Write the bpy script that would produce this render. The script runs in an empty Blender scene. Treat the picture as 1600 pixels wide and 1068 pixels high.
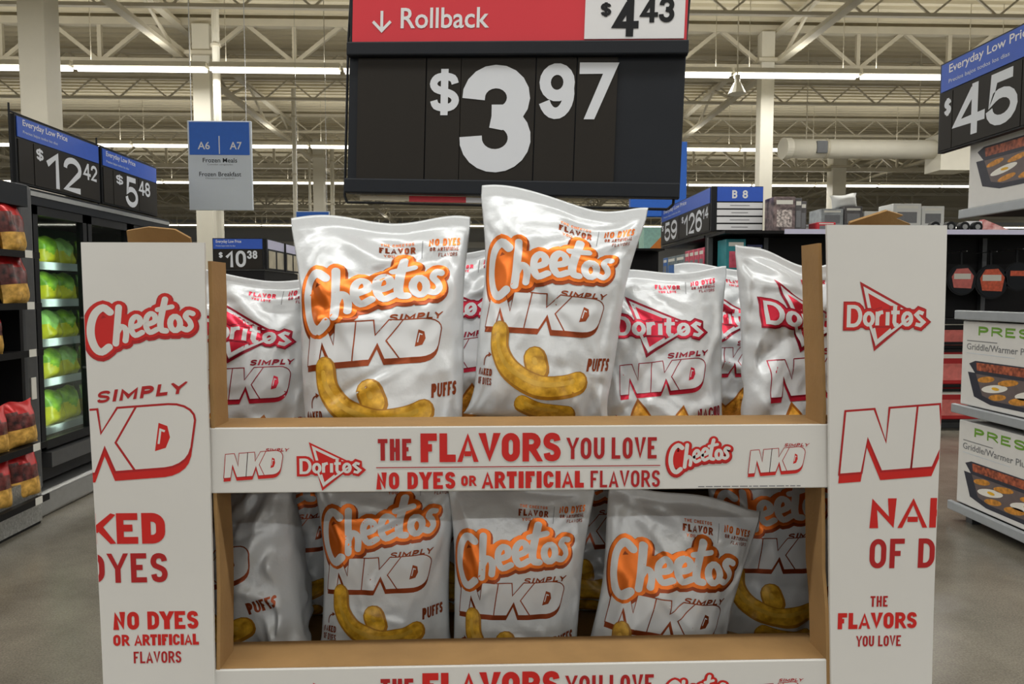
import bpy, bmesh, math, random
import numpy as np
from mathutils import Vector, Matrix, Euler, noise
from mathutils.geometry import tessellate_polygon

# ------------------------------------------------------------------ camera, light, exposure
SC = bpy.context.scene
COL = SC.collection
PI = math.pi
FPX = 1155.0
CAM = Vector((0, 0, 1.45))
PITCH, YAW = math.radians(3.66), math.radians(2.0)
cam_data = bpy.data.cameras.new('camera')
cam_data.sensor_width = 36.0
cam_data.lens = FPX / 1600.0 * 36.0
cam_data.clip_start = 0.05
cam_data.clip_end = 300
cam_ob = bpy.data.objects.new('camera', cam_data)
COL.objects.link(cam_ob)
cam_ob.location = CAM
cam_ob.rotation_euler = (PI / 2 - PITCH, 0, -YAW)
SC.camera = cam_ob
ROT = Euler((PI / 2 - PITCH, 0, -YAW)).to_matrix()

world = bpy.data.worlds.new('world')
SC.world = world
world.use_nodes = True
world.node_tree.nodes['Background'].inputs['Color'].default_value = (0.98, 0.98, 0.98, 1)
world.node_tree.nodes['Background'].inputs['Strength'].default_value = 0.95
SC.view_settings.view_transform = 'Standard'
SC.view_settings.look = 'None'
SC.view_settings.gamma = 1.0
SC.view_settings.use_curve_mapping = False
SC.view_settings.exposure = -1.16

LIGHT_Z = 5.62
ROWS_SEEN = [14.1, 21.2, 28.0, 45.0]
ROWS_NEAR = [7.0, -0.2, -7.2, -14.4, -21.6, -28.8]
def row_light(y, power, width=26):
    l = bpy.data.lights.new('strip_row_light', 'AREA')
    l.shape = 'RECTANGLE'; l.size = width; l.size_y = 0.22
    l.energy = power; l.color = (1.0, 0.98, 0.95)
    o = bpy.data.objects.new('strip_row_light', l)
    COL.objects.link(o); o.location = (0, y, LIGHT_Z - 0.12)
    return o
for y in ROWS_NEAR: row_light(y, 1300)
for y in ROWS_SEEN: row_light(y, 1300, 34)
for y in ROWS_NEAR + ROWS_SEEN:      # upward area lights added above each row to brighten the roof deck
    o = row_light(y, 330, 30); o.rotation_euler = (PI, 0, 0); o.location.z = LIGHT_Z + 0.12

def ray(px, py):
    d = Vector(((px - 800) / FPX, (534 - py) / FPX, -1.0))
    return ROT @ d
def at(px, py, Y):
    d = ray(px, py); return CAM + d * ((Y - CAM.y) / d.y)
def atX(px, py, X):
    d = ray(px, py); return CAM + d * ((X - CAM.x) / d.x)
def pxw(px, Y, py=460): return at(px, py, Y).x
def pyz(py, Y, px=800): return at(px, py, Y).z

# ------------------------------------------------------------------ materials
def lin(c):
    return tuple(((x / 255.0) / 12.92 if x / 255.0 <= 0.04045 else ((x / 255.0 + 0.055) / 1.055) ** 2.4) for x in c)
MATS = {}
def mat(name, rgb, rough=0.5, metal=0.0, var=0.06, scale=20.0, bump=0.0, bscale=60.0, coat=0.0, emit=0.0, rgb2=None):
    if name in MATS: return MATS[name]
    m = bpy.data.materials.new(name); m.use_nodes = True
    nt = m.node_tree; b = nt.nodes['Principled BSDF']
    c = lin(rgb)
    tc = nt.nodes.new('ShaderNodeTexCoord')
    nz = nt.nodes.new('ShaderNodeTexNoise'); nz.inputs['Scale'].default_value = scale; nz.inputs['Detail'].default_value = 4
    nt.links.new(tc.outputs['Object'], nz.inputs['Vector'])
    rp = nt.nodes.new('ShaderNodeValToRGB')
    c2 = lin(rgb2) if rgb2 else c
    rp.color_ramp.elements[0].position = 0.3; rp.color_ramp.elements[1].position = 0.7
    rp.color_ramp.elements[0].color = tuple(x * (1 - var) for x in c) + (1,)
    rp.color_ramp.elements[1].color = tuple(min(1, x * (1 + var)) for x in c2) + (1,)
    nt.links.new(nz.outputs['Fac'], rp.inputs['Fac'])
    nt.links.new(rp.outputs['Color'], b.inputs['Base Color'])
    b.inputs['Roughness'].default_value = rough
    b.inputs['Metallic'].default_value = metal
    b.inputs['Coat Weight'].default_value = coat
    if emit:
        b.inputs['Emission Color'].default_value = c + (1,); b.inputs['Emission Strength'].default_value = emit
    if bump:
        n2 = nt.nodes.new('ShaderNodeTexNoise'); n2.inputs['Scale'].default_value = bscale; n2.inputs['Detail'].default_value = 5
        nt.links.new(tc.outputs['Object'], n2.inputs['Vector'])
        bp = nt.nodes.new('ShaderNodeBump'); bp.inputs['Strength'].default_value = bump; bp.inputs['Distance'].default_value = 0.01
        nt.links.new(n2.outputs['Fac'], bp.inputs['Height']); nt.links.new(bp.outputs['Normal'], b.inputs['Normal'])
    MATS[name] = m
    return m

M_WHITECARD = mat('white_cardboard', (212, 212, 209), 0.5, var=0.02, scale=6)
M_KRAFT = mat('kraft_cardboard', (158, 124, 78), 0.8, var=0.10, scale=14, bump=0.1, bscale=90)
M_RED = mat('red_ink', (196, 30, 26), 0.45, var=0.04)
M_DKRED = mat('dark_red_ink', (168, 26, 30), 0.45, var=0.04)
M_BAG = mat('white_foil_bag', (210, 215, 219), 0.33, 0.15, var=0.02, scale=12, bump=0.12, bscale=55)
M_BAGSIL = mat('silver_foil', (205, 208, 212), 0.28, 0.55, var=0.03, scale=30, bump=0.15, bscale=70)
M_OR = mat('orange_foil_ink', (230, 118, 40), 0.33, 0.6, var=0.10, scale=18)
M_BR = mat('brown_foil_ink', (146, 66, 30), 0.32, 0.55, var=0.08, scale=18)
M_PK = mat('crimson_foil_ink', (214, 44, 70), 0.32, 0.55, var=0.08, scale=18)
M_DPK = mat('maroon_foil_ink', (150, 22, 48), 0.32, 0.4, var=0.08, scale=18)
M_INKW = mat('white_ink', (212, 216, 220), 0.36, 0.10, var=0.01)
M_PUFF = mat('puff_print', (186, 136, 30), 0.38, var=0.22, scale=70, rgb2=(216, 170, 52))
M_PUFFD = mat('puff_print_edge', (164, 114, 26), 0.38, var=0.15, scale=70)
M_PUFFL = mat('puff_print_light', (208, 166, 62), 0.38, var=0.12, scale=90)
M_CHIP = mat('chip_print', (206, 140, 36), 0.4, var=0.3, scale=110, rgb2=(226, 166, 60))
M_CHIPD = mat('chip_print_edge', (160, 92, 20), 0.4, var=0.2, scale=110)
M_GREYINK = mat('grey_ink', (120, 122, 126), 0.5, var=0.05)
M_BLACK = mat('black_plastic', (26, 28, 31), 0.42, var=0.08)
M_SLATE = mat('slate_plastic', (30, 34, 40), 0.5, var=0.04)
M_CARD = mat('digit_card', (38, 35, 31), 0.55, var=0.05, scale=4)
M_DIGIT = mat('digit_white', (214, 219, 226), 0.5, var=0.01)
M_SREDH = mat('sign_red', (208, 36, 52), 0.4, var=0.03, scale=5)
M_SWHITE = mat('sign_white', (224, 226, 229), 0.45, var=0.01)
M_SBLUE = mat('sign_blue', (34, 84, 190), 0.42, var=0.03)
M_BLUE2 = mat('banner_blue', (24, 98, 200), 0.5, var=0.03)
M_LTGREY = mat('sign_light_grey', (204, 214, 224), 0.5, var=0.01)
M_STEEL = mat('steel', (170, 172, 172), 0.3, 0.8, var=0.05)
M_DKSTEEL = mat('dark_steel', (92, 94, 96), 0.38, 0.5, var=0.06)
M_PAINT = mat('cream_paint', (226, 222, 206), 0.55, var=0.03, scale=3)
M_TRUSS = mat('truss_paint', (206, 199, 178), 0.6, var=0.05, scale=3)
M_SHELFLIP = mat('shelf_lip_grey', (170, 176, 182), 0.35, 0.3, var=0.04)
M_BLACKSHELF = mat('black_shelving', (18, 18, 20), 0.5, var=0.1)
M_LAMP = mat('lamp_tube', (255, 250, 240), 0.5, emit=7.0, var=0)
for m_ in (M_BLACKSHELF, M_BLACK, M_CARD, M_SLATE): m_.node_tree.nodes['Principled BSDF'].inputs['Specular IOR Level'].default_value = 0.22
M_TAG = mat('price_tag_paper', (222, 222, 214), 0.6, var=0.02)

# ------------------------------------------------------------------ object helpers
def prop(o, label=None, cat=None, group=None, kind=None):
    if label: o['label'] = label
    if cat: o['category'] = cat
    if group: o['group'] = group
    if kind: o['kind'] = kind
    return o
def empty(name, loc=(0, 0, 0), rot=(0, 0, 0), parent=None):
    o = bpy.data.objects.new(name, None); COL.objects.link(o)
    o.empty_display_size = 0.05
    o.location = loc; o.rotation_euler = rot
    if parent: o.parent = parent
    return o
def mesh_ob(name, verts, faces, mats, parent=None, smooth=False, midx=None, loc=None, rot=None, normals=None):
    me = bpy.data.meshes.new(name)
    me.from_pydata([tuple(v) for v in verts], [], [tuple(f) for f in faces])
    for m in (mats if isinstance(mats, (list, tuple)) else [mats]): me.materials.append(m)
    if midx is not None: me.polygons.foreach_set('material_index', midx)
    if smooth: me.polygons.foreach_set('use_smooth', [True] * len(me.polygons))
    me.update()
    if normals is not None: me.normals_split_custom_set_from_vertices([tuple(n) for n in normals])
    o = bpy.data.objects.new(name, me); COL.objects.link(o)
    if parent: o.parent = parent
    if loc is not None: o.location = loc
    if rot is not None: o.rotation_euler = rot
    return o
class MB:
    def __init__(s): s.v = []; s.f = []; s.mi = []
    def box(s, x0, x1, y0, y1, z0, z1, mi=0, M=None):
        n = len(s.v)
        pts = [(x, y, z) for z in (z0, z1) for y in (y0, y1) for x in (x0, x1)]
        if M is not None: pts = [tuple(M @ Vector(p)) for p in pts]
        s.v += pts
        for q in ((0, 2, 3, 1), (4, 5, 7, 6), (0, 1, 5, 4), (2, 6, 7, 3), (0, 4, 6, 2), (1, 3, 7, 5)):
            s.f.append(tuple(n + i for i in q)); s.mi.append(mi)
        return s
    def bar(s, a, b, r, mi=0, n=6, r2=None):
        a = Vector(a); b = Vector(b); d = (b - a)
        if d.length < 1e-6: return s
        q = d.to_track_quat('Z', 'Y'); r2 = r if r2 is None else r2
        k = len(s.v)
        for c, rr in ((a, r), (b, r2)):
            for i in range(n):
                t = 2 * PI * i / n + PI / n
                s.v.append(tuple(c + q @ Vector((rr * math.cos(t), rr * math.sin(t), 0))))
        for i in range(n):
            j = (i + 1) % n
            s.f.append((k + i, k + j, k + n + j, k + n + i)); s.mi.append(mi)
        s.f.append(tuple(k + i for i in reversed(range(n)))); s.mi.append(mi)
        s.f.append(tuple(k + n + i for i in range(n))); s.mi.append(mi)
        return s
    def prism(s, poly, axis_o, ex, ez, depth, mi=0):
        # polygon (2D) extruded along n = ex x ez by -depth (away from the viewer)
        ex = Vector(ex); ez = Vector(ez); n = ex.cross(ez); o = Vector(axis_o); k = len(s.v); N = len(poly)
        for d in (0, -depth):
            for (a, b) in poly: s.v.append(tuple(o + ex * a + ez * b + n * d))
        s.f.append(tuple(range(k, k + N))); s.mi.append(mi)
        s.f.append(tuple(reversed(range(k + N, k + 2 * N)))); s.mi.append(mi)
        for i in range(N):
            j = (i + 1) % N
            s.f.append((k + i, k + N + i, k + N + j, k + j)); s.mi.append(mi)
        return s
    def build(s, name, mats, parent=None, smooth=False, **kw):
        return mesh_ob(name, s.v, s.f, mats, parent, smooth, s.mi if isinstance(mats, (list, tuple)) else None, **kw)
def bevel(o, w=0.003, seg=2):
    md = o.modifiers.new('bevel', 'BEVEL'); md.width = w; md.segments = seg; md.limit_method = 'ANGLE'
    return o
def box(name, x0, x1, y0, y1, z0, z1, m, parent=None, bev=0):
    o = MB().box(x0, x1, y0, y1, z0, z1).build(name, m, parent)
    if bev: bevel(o, bev)
    return o
def copy_tree(o, parent=None):
    c = o.copy(); COL.objects.link(c); c.parent = parent
    for ch in list(o.children): copy_tree(ch, c)
    return c

# ------------------------------------------------------------------ flat print: strokes, letters, polygons
# an "item" is (verts Nx2, faces, material, layer height in metres)
def arc(cx, cy, rx, ry, a0, a1, n=10):
    return [(cx + rx * math.cos(math.radians(a0 + (a1 - a0) * i / n)), cy + ry * math.sin(math.radians(a0 + (a1 - a0) * i / n))) for i in range(n + 1)]
def ring(rx=0.5, ry=0.30, n=6):
    p = arc(1 - rx, 1 - ry, rx, ry, 0, 90, n) + arc(rx, 1 - ry, rx, ry, 90, 180, n) + arc(rx, ry, rx, ry, 180, 270, n) + arc(1 - rx, ry, rx, ry, 270, 360, n)
    return p
def smooth_path(p, n=4):
    P = [np.array(q, float) for q in p]; out = []
    for i in range(len(P) - 1):
        a, b, c, d = P[max(i - 1, 0)], P[i], P[i + 1], P[min(i + 2, len(P) - 1)]
        for k in range(n):
            t = k / n
            out.append(0.5 * ((2 * b) + (-a + c) * t + (2 * a - 5 * b + 4 * c - d) * t * t + (-a + 3 * b - 3 * c + d) * t ** 3))
    out.append(P[-1]); return [tuple(q) for q in out]
S_PATH = smooth_path([(0.97, 0.77), (0.86, 0.94), (0.5, 1.0), (0.15, 0.94), (0.01, 0.76), (0.14, 0.60), (0.5, 0.515), (0.86, 0.41), (0.99, 0.24), (0.85, 0.06), (0.5, 0.0), (0.14, 0.06), (0.03, 0.23)], 3)
G = {  # glyph: (relative width, [(points, closed)])
 'A': (1.08, [([(0, 0), (0.5, 1.0), (1, 0)], 0), ([(0.26, 0.24), (0.74, 0.24)], 0)]),
 'B': (1.0, [([(0, 0), (0, 1)], 0), ([(0, 1), (0.5, 1)] + arc(0.5, 0.77, 0.45, 0.23, 90, -90, 8) + [(0, 0.54)], 0), ([(0, 0.54), (0.5, 0.54)] + arc(0.5, 0.27, 0.5, 0.27, 90, -90, 8) + [(0, 0)], 0)]),
 'C': (1.0, [(arc(0.5, 0.70, 0.5, 0.30, 0, 180, 10) + arc(0.5, 0.30, 0.5, 0.30, 180, 360, 10), 0)]),
 'D': (1.0, [([(0, 0), (0, 1), (0.4, 1)] + arc(0.4, 0.65, 0.6, 0.35, 90, 0, 6) + arc(0.4, 0.35, 0.6, 0.35, 0, -90, 6), 1)]),
 'E': (0.85, [([(1, 1), (0, 1), (0, 0), (1, 0)], 0), ([(0, 0.52), (0.88, 0.52)], 0)]),
 'F': (0.82, [([(1, 1), (0, 1), (0, 0)], 0), ([(0, 0.5), (0.88, 0.5)], 0)]),
 'G': (1.0, [(arc(0.5, 0.70, 0.5, 0.30, 0, 180, 10) + arc(0.5, 0.30, 0.5, 0.30, 180, 360, 10) + [(1, 0.48), (0.55, 0.48)], 0)]),
 'H': (1.0, [([(0, 0), (0, 1)], 0), ([(1, 0), (1, 1)], 0), ([(0, 0.5), (1, 0.5)], 0)]),
 'I': (0.0, [([(0, 0), (0, 1)], 0)]),
 'K': (1.0, [([(0, 0), (0, 1)], 0), ([(1, 1), (0.12, 0.42)], 0), ([(0.36, 0.58), (1, 0)], 0)]),
 'L': (0.8, [([(0, 1), (0, 0), (1, 0)], 0)]),
 'M': (1.4, [([(0, 0), (0, 1), (0.5, 0.2), (1, 1), (1, 0)], 0)]),
 'N': (1.05, [([(0, 0), (0, 1), (1, 0), (1, 1)], 0)]),
 'O': (1.0, [(ring(), 1)]),
 'P': (0.95, [([(0, 0), (0, 1)], 0), ([(0, 1), (0.5, 1)] + arc(0.5, 0.72, 0.5, 0.28, 90, -90, 8) + [(0, 0.44)], 0)]),
 'R': (1.0, [([(0, 0), (0, 1)], 0), ([(0, 1), (0.5, 1)] + arc(0.5, 0.74, 0.5, 0.26, 90, -90, 8) + [(0, 0.48)], 0), ([(0.5, 0.48), (1, 0)], 0)]),
 'S': (0.95, [(S_PATH, 0)]),
 'T': (0.95, [([(0, 1), (1, 1)], 0), ([(0.5, 1), (0.5, 0)], 0)]),
 'U': (1.0, [([(0, 1), (0, 0.3)] + arc(0.5, 0.3, 0.5, 0.3, 180, 360, 10) + [(1, 1)], 0)]),
 'V': (1.08, [([(0, 1), (0.5, 0), (1, 1)], 0)]),
 'W': (1.5, [([(0, 1), (0.25, 0), (0.5, 0.9), (0.75, 0), (1, 1)], 0)]),
 'Y': (1.05, [([(0, 1), (0.5, 0.42), (1, 1)], 0), ([(0.5, 0.45), (0.5, 0)], 0)]),
 '0': (0.95, [(ring(0.5, 0.36), 1)]),
 '1': (0.5, [([(0.0, 0.74), (0.85, 1.0), (0.85, 0)], 0)]),
 '2': (0.95, [(arc(0.5, 0.72, 0.5, 0.28, 184, -30, 14) + [(0, 0), (1, 0)], 0)]),
 '3': (0.95, [(arc(0.48, 0.75, 0.46, 0.25, 184, -75, 14) + [(0.4, 0.53)], 0), ([(0.4, 0.53)] + arc(0.48, 0.27, 0.50, 0.27, 75, -184, 16), 0)]),
 '4': (1.05, [([(0.78, 0), (0.78, 1)], 0), ([(0.72, 0.98), (0, 0.27), (1.08, 0.27)], 0)]),
 '5': (0.95, [([(0.92, 1), (0.14, 1), (0.06, 0.5)] + arc(0.48, 0.31, 0.52, 0.31, 125, -178, 14), 0)]),
 '6': (0.95, [(arc(0.5, 0.3, 0.5, 0.3, 0, 360, 18)[:-1], 1), (arc(0.53, 0.55, 0.53, 0.45, 25, 195, 11) + [(0, 0.3)], 0)]),
 '7': (0.9, [([(0, 1), (1, 1), (0.35, 0)], 0)]),
 '8': (0.95, [(arc(0.5, 0.76, 0.44, 0.24, 0, 360, 16)[:-1], 1), (arc(0.5, 0.27, 0.5, 0.27, 0, 360, 16)[:-1], 1)]),
 '9': (0.95, [(arc(0.5, 0.7, 0.5, 0.3, 0, 360, 18)[:-1], 1), (arc(0.47, 0.45, 0.53, 0.45, -155, 15, 11) + [(1, 0.7)], 0)]),
 '$': (0.9, [([(a, 0.12 + b * 0.76) for a, b in S_PATH], 0), ([(0.5, -0.06), (0.5, 1.06)], 0)]),
 '/': (0.6, [([(0, 0), (1, 1)], 0)]),
 '.': (0.0, [([(0, 0), (0, 0.04)], 0)]),
}
def stroke(pts, t, closed=False, rnd=False, mitre=1.7):
    P = [np.array(p, float) for p in pts]
    Q = [P[0]]
    for p in P[1:]:
        if np.linalg.norm(p - Q[-1]) > 1e-6: Q.append(p)
    if closed and np.linalg.norm(Q[0] - Q[-1]) < 1e-6: Q.pop()
    P = Q; n = len(P)
    V = []; F = []
    dirs = [(P[(i + 1) % n] - P[i]) / max(1e-9, np.linalg.norm(P[(i + 1) % n] - P[i])) for i in range(n)]
    for i in range(n):
        if closed: d0, d1 = dirs[i - 1], dirs[i]
        else: d0 = dirs[max(i - 1, 0)] if i > 0 else dirs[0]; d1 = dirs[i] if i < n - 1 else dirs[n - 2]
        n0 = np.array([-d0[1], d0[0]]); n1 = np.array([-d1[1], d1[0]])
        m = n0 + n1; l = np.linalg.norm(m)
        m = n0 if l < 1e-3 else m / l
        k = min(mitre, 1.0 / max(0.2, float(np.dot(m, n0))))
        V.append(P[i] + m * t / 2 * k); V.append(P[i] - m * t / 2 * k)
    for i in range(n if closed else n - 1):
        j = (i + 1) % n
        F.append((2 * i, 2 * i + 1, 2 * j + 1, 2 * j))
    if rnd and not closed:
        for e, d in ((0, -dirs[0]), (n - 1, dirs[n - 2])):
            k = len(V); a0 = math.atan2(d[1], d[0])
            pts2 = [P[e] + t / 2 * np.array([math.cos(a0 + a), math.sin(a0 + a)]) for a in np.linspace(-PI / 2, PI / 2, 8)]
            V += pts2; F.append(tuple(range(k, k + 8)))
    return np.array(V), F
def sletters(s, x, y, h, t, m, w=None, cw=0.5, gap=0.16, layer=0.0, shear=0.0, align='l', rnd=False, fatten=0.0):
    """stroke lettering: cap height h, stroke t; cw = letter width / height; w forces the total width"""
    items = []
    def adv(c): return (G[c][0] * (cw * h - t) + t) if c in G else cw * h * 0.42
    tot = sum(adv(c) for c in s) + gap * h * cw * (len(s) - 1)
    sx = w / tot if w else 1.0
    if align == 'c': x -= tot * sx / 2
    elif align == 'r': x -= tot * sx
    X = 0.0; k = 0
    for c in s:
        if c in G:
            gw = G[c][0] * (cw * h - t) * sx
            ts = min(t, 0.175 * h if c == 'A' else 0.225 * h) if c in 'SABREK' else t
            if c in 'OCDGU': ts = min(ts, 0.36 * cw * h * sx)
            gw = G[c][0] * (cw * h - t) * sx + (t - ts)
            for pts, cl in G[c][1]:
                pp = [(x + X + ts / 2 + a * gw, y + ts / 2 + b * (h - ts)) for a, b in pts]
                if not cl and not rnd and c not in 'SCG$23569':      # square terminals where a stroke ends on the edge of its box
                    for e, nb in ((0, 1), (-1, -2)):
                        a, b = pts[e]
                        if min(a, b) < 0.02 or max(a, b) > 0.98:
                            d = np.array(pp[e]) - np.array(pp[nb]); d = d / max(1e-9, np.linalg.norm(d))
                            pp[e] = tuple(np.array(pp[e]) + d * ts * (0.5 if min(abs(d)) < 0.05 else 0.9))
                V, F = stroke(pp, ts + fatten, cl, rnd)
                if c != '$' and not rnd: V[:, 1] = np.clip(V[:, 1], y, y + h)
                V[:, 0] += (V[:, 1] - y) * shear
                items.append((V, F, m, layer + k * 1.2e-5)); k += 1
        X += adv(c) * sx + gap * h * cw * sx
    return items
TXT = {}
def ftext(s, off=0.0, sp=1.0):
    key = (s, off, sp)
    if key not in TXT:
        c = bpy.data.curves.new('t', 'FONT'); c.body = s; c.offset = off; c.space_character = sp; c.resolution_u = 3
        o = bpy.data.objects.new('t', c); me = o.to_mesh()
        v = np.array([(p.co.x, p.co.y) for p in me.vertices]); f = [tuple(p.vertices) for p in me.polygons]
        o.to_mesh_clear(); bpy.data.objects.remove(o); bpy.data.curves.remove(c)
        TXT[key] = (v, f)
    return TXT[key]
def text(s, x, y, w, h, m, off=0.01, sp=1.0, layer=0.0, shear=0.0):
    """outline lettering fitted into the box x..x+w, y..y+h"""
    v, f = ftext(s, off, sp); mn = v.min(0); mx = v.max(0)
    V = (v - mn) / (mx - mn) * np.array([w, h]) + np.array([x, y])
    V[:, 0] += (V[:, 1] - y) * shear
    return [(V, f, m, layer)]
def poly(pts, m, layer=0.0):
    tr = tessellate_polygon([[Vector((a, b, 0)) for a, b in pts]])
    return [(np.array(pts, float), [tuple(t) for t in tr], m, layer)]
def rect(x0, y0, x1, y1, m, layer=0.0):
    return [(np.array([(x0, y0), (x1, y0), (x1, y1), (x0, y1)], float), [(0, 1, 2, 3)], m, layer)]
def line(pts, t, m, layer=0.0, closed=False, rnd=False):
    V, F = stroke(pts, t, closed, rnd); return [(V, F, m, layer)]
def ell(cx, cy, rx, ry, m, layer=0.0, rot=0.0, n=20):
    c, s = math.cos(rot), math.sin(rot)
    p = [(rx * math.cos(2 * PI * i / n), ry * math.sin(2 * PI * i / n)) for i in range(n)]
    return [(np.array([(cx + a * c - b * s, cy + a * s + b * c) for a, b in p]), [tuple(range(n))], m, layer)]
def xf(items, sx=1, sy=None, rot=0.0, dx=0, dy=0, shear=0.0):
    sy = sx if sy is None else sy; c, s = math.cos(rot), math.sin(rot); out = []
    for V, F, m, l in items:
        W = np.array(V, float).copy(); W[:, 0] = W[:, 0] * sx; W[:, 1] = W[:, 1] * sy
        W[:, 0] += W[:, 1] * shear
        W = np.stack([W[:, 0] * c - W[:, 1] * s + dx, W[:, 0] * s + W[:, 1] * c + dy], 1)
        out.append((W, F, m, l))
    return out
def merge_items(items):
    mats = []; V = []; F = []; MI = []; L = []
    for v, f, m, l in items:
        if m not in mats: mats.append(m)
        k = len(V); V += [tuple(p) for p in v]; L += [l] * len(v)
        va = np.asarray(v)
        for q in f:
            p = va[list(q)]; a2 = np.sum(p[:, 0] * np.roll(p[:, 1], -1) - p[:, 1] * np.roll(p[:, 0], -1))
            if a2 < 0: q = tuple(reversed(q))
            F.append(tuple(k + i for i in q)); MI.append(mats.index(m))
    return V, F, MI, L, mats
def clip_items(items, axis, val, keep_greater):
    out = []
    for v, f, m, l in items:
        bm = bmesh.new()
        vs = [bm.verts.new((p[0], p[1], 0)) for p in v]
        for q in f:
            try: bm.faces.new([vs[i] for i in q])
            except ValueError: pass
        no = Vector((1, 0, 0)) if axis == 0 else Vector((0, 1, 0))
        bmesh.ops.bisect_plane(bm, geom=bm.verts[:] + bm.edges[:] + bm.faces[:], plane_co=no * val, plane_no=no, clear_inner=keep_greater, clear_outer=not keep_greater)
        bm.verts.index_update()
        if bm.faces:
            out.append((np.array([(p.co.x, p.co.y) for p in bm.verts]), [tuple(x.index for x in q.verts) for q in bm.faces], m, l))
        bm.free()
    return out
def print_on(name, items, o, ex, ez, parent=None, lift=0.0008, label=None):
    """lay flat print on a plane: o origin, ex along the text, ez up"""
    V, F, MI, L, mats = merge_items(items)
    o = Vector(o); ex = Vector(ex).normalized(); ez = Vector(ez).normalized(); n = ex.cross(ez)
    ob = mesh_ob(name, [o + ex * a + ez * b + n * (lift + l) for (a, b), l in zip(V, L)], F, mats, parent, midx=MI)
    if label: ob['label'] = label
    return ob
def refine(items, maxlen):
    out = []
    for v, f, m, l in items:
        bm = bmesh.new()
        vs = [bm.verts.new((p[0], p[1], 0)) for p in v]
        for q in f:
            try: bm.faces.new([vs[i] for i in q])
            except ValueError: pass
        bmesh.ops.triangulate(bm, faces=bm.faces[:])
        for _ in range(5):
            es = [e for e in bm.edges if e.calc_length() > maxlen]
            if not es: break
            bmesh.ops.subdivide_edges(bm, edges=es, cuts=1)
            bmesh.ops.triangulate(bm, faces=bm.faces[:])
        bm.verts.index_update()
        out.append((np.array([(p.co.x, p.co.y) for p in bm.verts]), [tuple(x.index for x in q.verts) for q in bm.faces], m, l))
        bm.free()
    return out

# ---- the printed emblems, all in a box about 1 wide
SCRIPT = [  # flowing snack emblem: strokes of the letters, thick to thin
 ([(0.205, 0.49), (0.145, 0.535), (0.075, 0.48), (0.035, 0.37), (0.03, 0.24), (0.065, 0.125), (0.12, 0.085), (0.185, 0.135)], 0.062),
 ([(0.285, 0.54), (0.248, 0.17)], 0.05), ([(0.262, 0.28), (0.297, 0.34), (0.332, 0.33), (0.345, 0.28), (0.335, 0.20)], 0.044),
 ([(0.40, 0.335), (0.465, 0.365), (0.47, 0.42), (0.435, 0.445), (0.397, 0.40), (0.392, 0.31), (0.425, 0.255), (0.487, 0.285)], 0.042),
 ([(0.535, 0.365), (0.60, 0.395), (0.605, 0.45), (0.568, 0.475), (0.53, 0.43), (0.525, 0.34), (0.558, 0.285), (0.62, 0.315)], 0.042),
 ([(0.70, 0.62), (0.655, 0.40), (0.66, 0.315), (0.70, 0.30)], 0.048), ([(0.63, 0.515), (0.76, 0.545)], 0.038),
 (arc(0.785, 0.375, 0.045, 0.072, 0, 360, 14)[:-1], 0.044),
 ([(0.945, 0.475), (0.905, 0.485), (0.88, 0.445), (0.915, 0.395), (0.925, 0.345), (0.89, 0.31), (0.85, 0.325)], 0.042),
]
def script_logo(face, body, edge, lay=0.0):
    it = []; k = 0
    for extra, m, l0, dy in ((0.105, edge, 0.0, -0.012), (0.075, body, 1.6e-4, 0.004), (0.010, face, 3.2e-4, 0.0)):
        for j, (p, t) in enumerate(SCRIPT):
            cl = (j == 7); q = p if cl or len(p) < 3 else smooth_path(p)
            q = [(a, b + dy) for a, b in q]
            it += [(V, F, m, lay + l0 + j * 1.2e-5) for V, F in [stroke(q, t + extra, cl, True, 1.25)]]
        if extra > 0.02:   # close the counter of the initial and the gaps between letters
            it += poly([(0.07, 0.14 + dy), (0.2, 0.15 + dy), (0.3, 0.22 + dy), (0.86, 0.33 + dy), (0.9, 0.45 + dy), (0.7, 0.52 + dy), (0.2, 0.44 + dy), (0.06, 0.4 + dy)], m, lay + l0 + 1.3e-4)
    return it
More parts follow.
